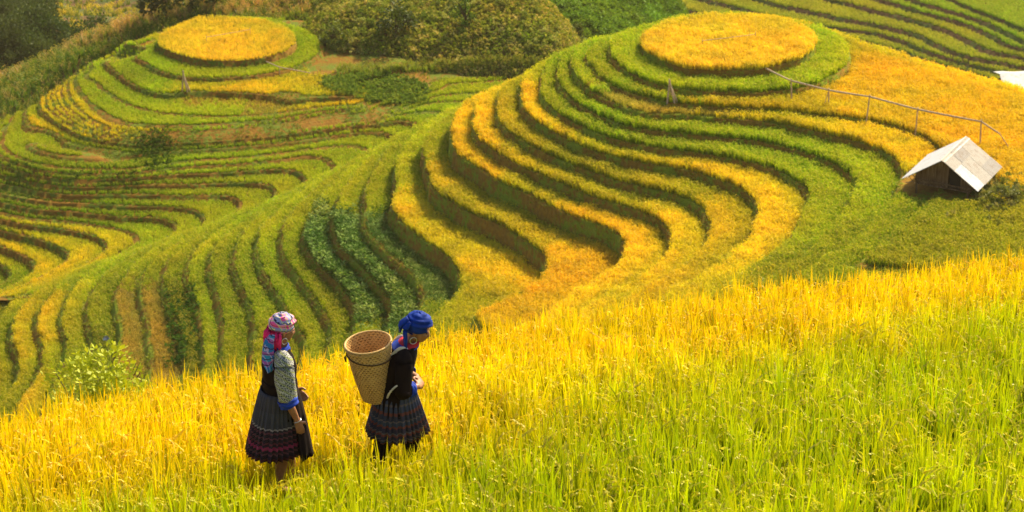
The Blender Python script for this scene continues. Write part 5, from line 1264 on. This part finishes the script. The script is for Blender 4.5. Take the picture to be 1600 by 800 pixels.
def wall(bm, off, zs_, nseg=160, amp=.0022, rows=36):
    rings = []
    for i in range(zs_[2]+1):
        t = zs_[0]+(zs_[1]-zs_[0])*i/zs_[2]; rr = bprof(t)+off; row = []
        for k in range(nseg):
            a = 2*math.pi*k/nseg; sq = 1+.045*(1-t)*math.cos(4*a)                  # squarish foot
            rad = rr*sq+amp*math.sin(40*a+math.pi*(int(t*rows) % 2))+amp*.6*abs(math.sin(math.pi*t*rows))
            row.append(bm.verts.new((rad*math.cos(a), rad*math.sin(a), t*HB)))
        rings.append(row)
    for r0, r1 in zip(rings[:-1], rings[1:]):
        for k in range(nseg): bm.faces.new((r0[k], r0[(k+1) % nseg], r1[(k+1) % nseg], r1[k]))
    return rings
bm = bmesh.new(); o_ = wall(bm, 0, (0, 1, 108)); i_ = wall(bm, -.008, (.02, 1, 106))
bm.faces.new(list(reversed(o_[0]))); bm.faces.new(i_[0])
for k in range(160): bm.faces.new((o_[-1][k], o_[-1][(k+1) % 160], i_[-1][(k+1) % 160], i_[-1][k]))
bm_obj('wall', bm, M_WOVEN, BK, smooth=False)
bm = bmesh.new(); torus(bm, (0, 0, HB), .173, .0085, (1, 0, 0), (0, 1, 0), 64, 10); torus(bm, (0, 0, HB-.018), .174, .005, (1, 0, 0), (0, 1, 0), 64, 8)
bm_obj('rim', bm, M_WOVEN, BK)
bm = bmesh.new()
pts = [Vector((.170*math.cos(a), .170*math.sin(a), HB-.09+.03*math.cos(a-2.6))) for a in [2*math.pi*i/48 for i in range(48)]]
rg = []
for p in pts:
    o = Vector((p.x, p.y, 0)).normalized(); rg.append([bm.verts.new(p+o*.005*math.cos(q)+Vector((0, 0, .005*math.sin(q)))) for q in [2*math.pi*j/8 for j in range(8)]])
for i in range(48):
    for k in range(8): bm.faces.new((rg[i][k], rg[i][(k+1) % 8], rg[(i+1) % 48][(k+1) % 8], rg[(i+1) % 48][k]))
tube(bm, [(-.165, -.03, HB-.05), (-.185, -.035, HB-.08), (-.18, -.04, HB-.115)], [.006, .009, .004], 8)
bm_obj('cord', bm, M_BAND, BK)
# shoulder straps: from the basket rim over the shoulder, under the arm and back to its foot
toB = BK.matrix_basis.inverted() @ W2.matrix_basis
for s_ in (-1, 1):
    P_ = [(-.065, s_*.06, 1.055), (-.045, s_*.085, 1.14), (.03, s_*.105, 1.222), (.10, s_*.10, 1.19)]
    bm = bmesh.new(); limb(bm, [toB @ Vector(p) for p in P_], [(.006, .017)]*4, 10, 5, fixed=None); bm_obj('shoulder_strap', bm, M_WHITE, BK)
    P_ = [(.03, s_*.225, .99), (-.03, s_*.225, .95), (-.07, s_*.19, .88), (-.085, s_*.12, .80), (-.09, s_*.06, .75)]
    bm = bmesh.new(); limb(bm, [toB @ Vector(p) for p in P_], [.007, .007, .008, .007, .006], 8, 5, mod=lambda t, s: 1+.25*math.sin(2*t+60*s)); bm_obj('waist_strap', bm, M_WHITE, BK)
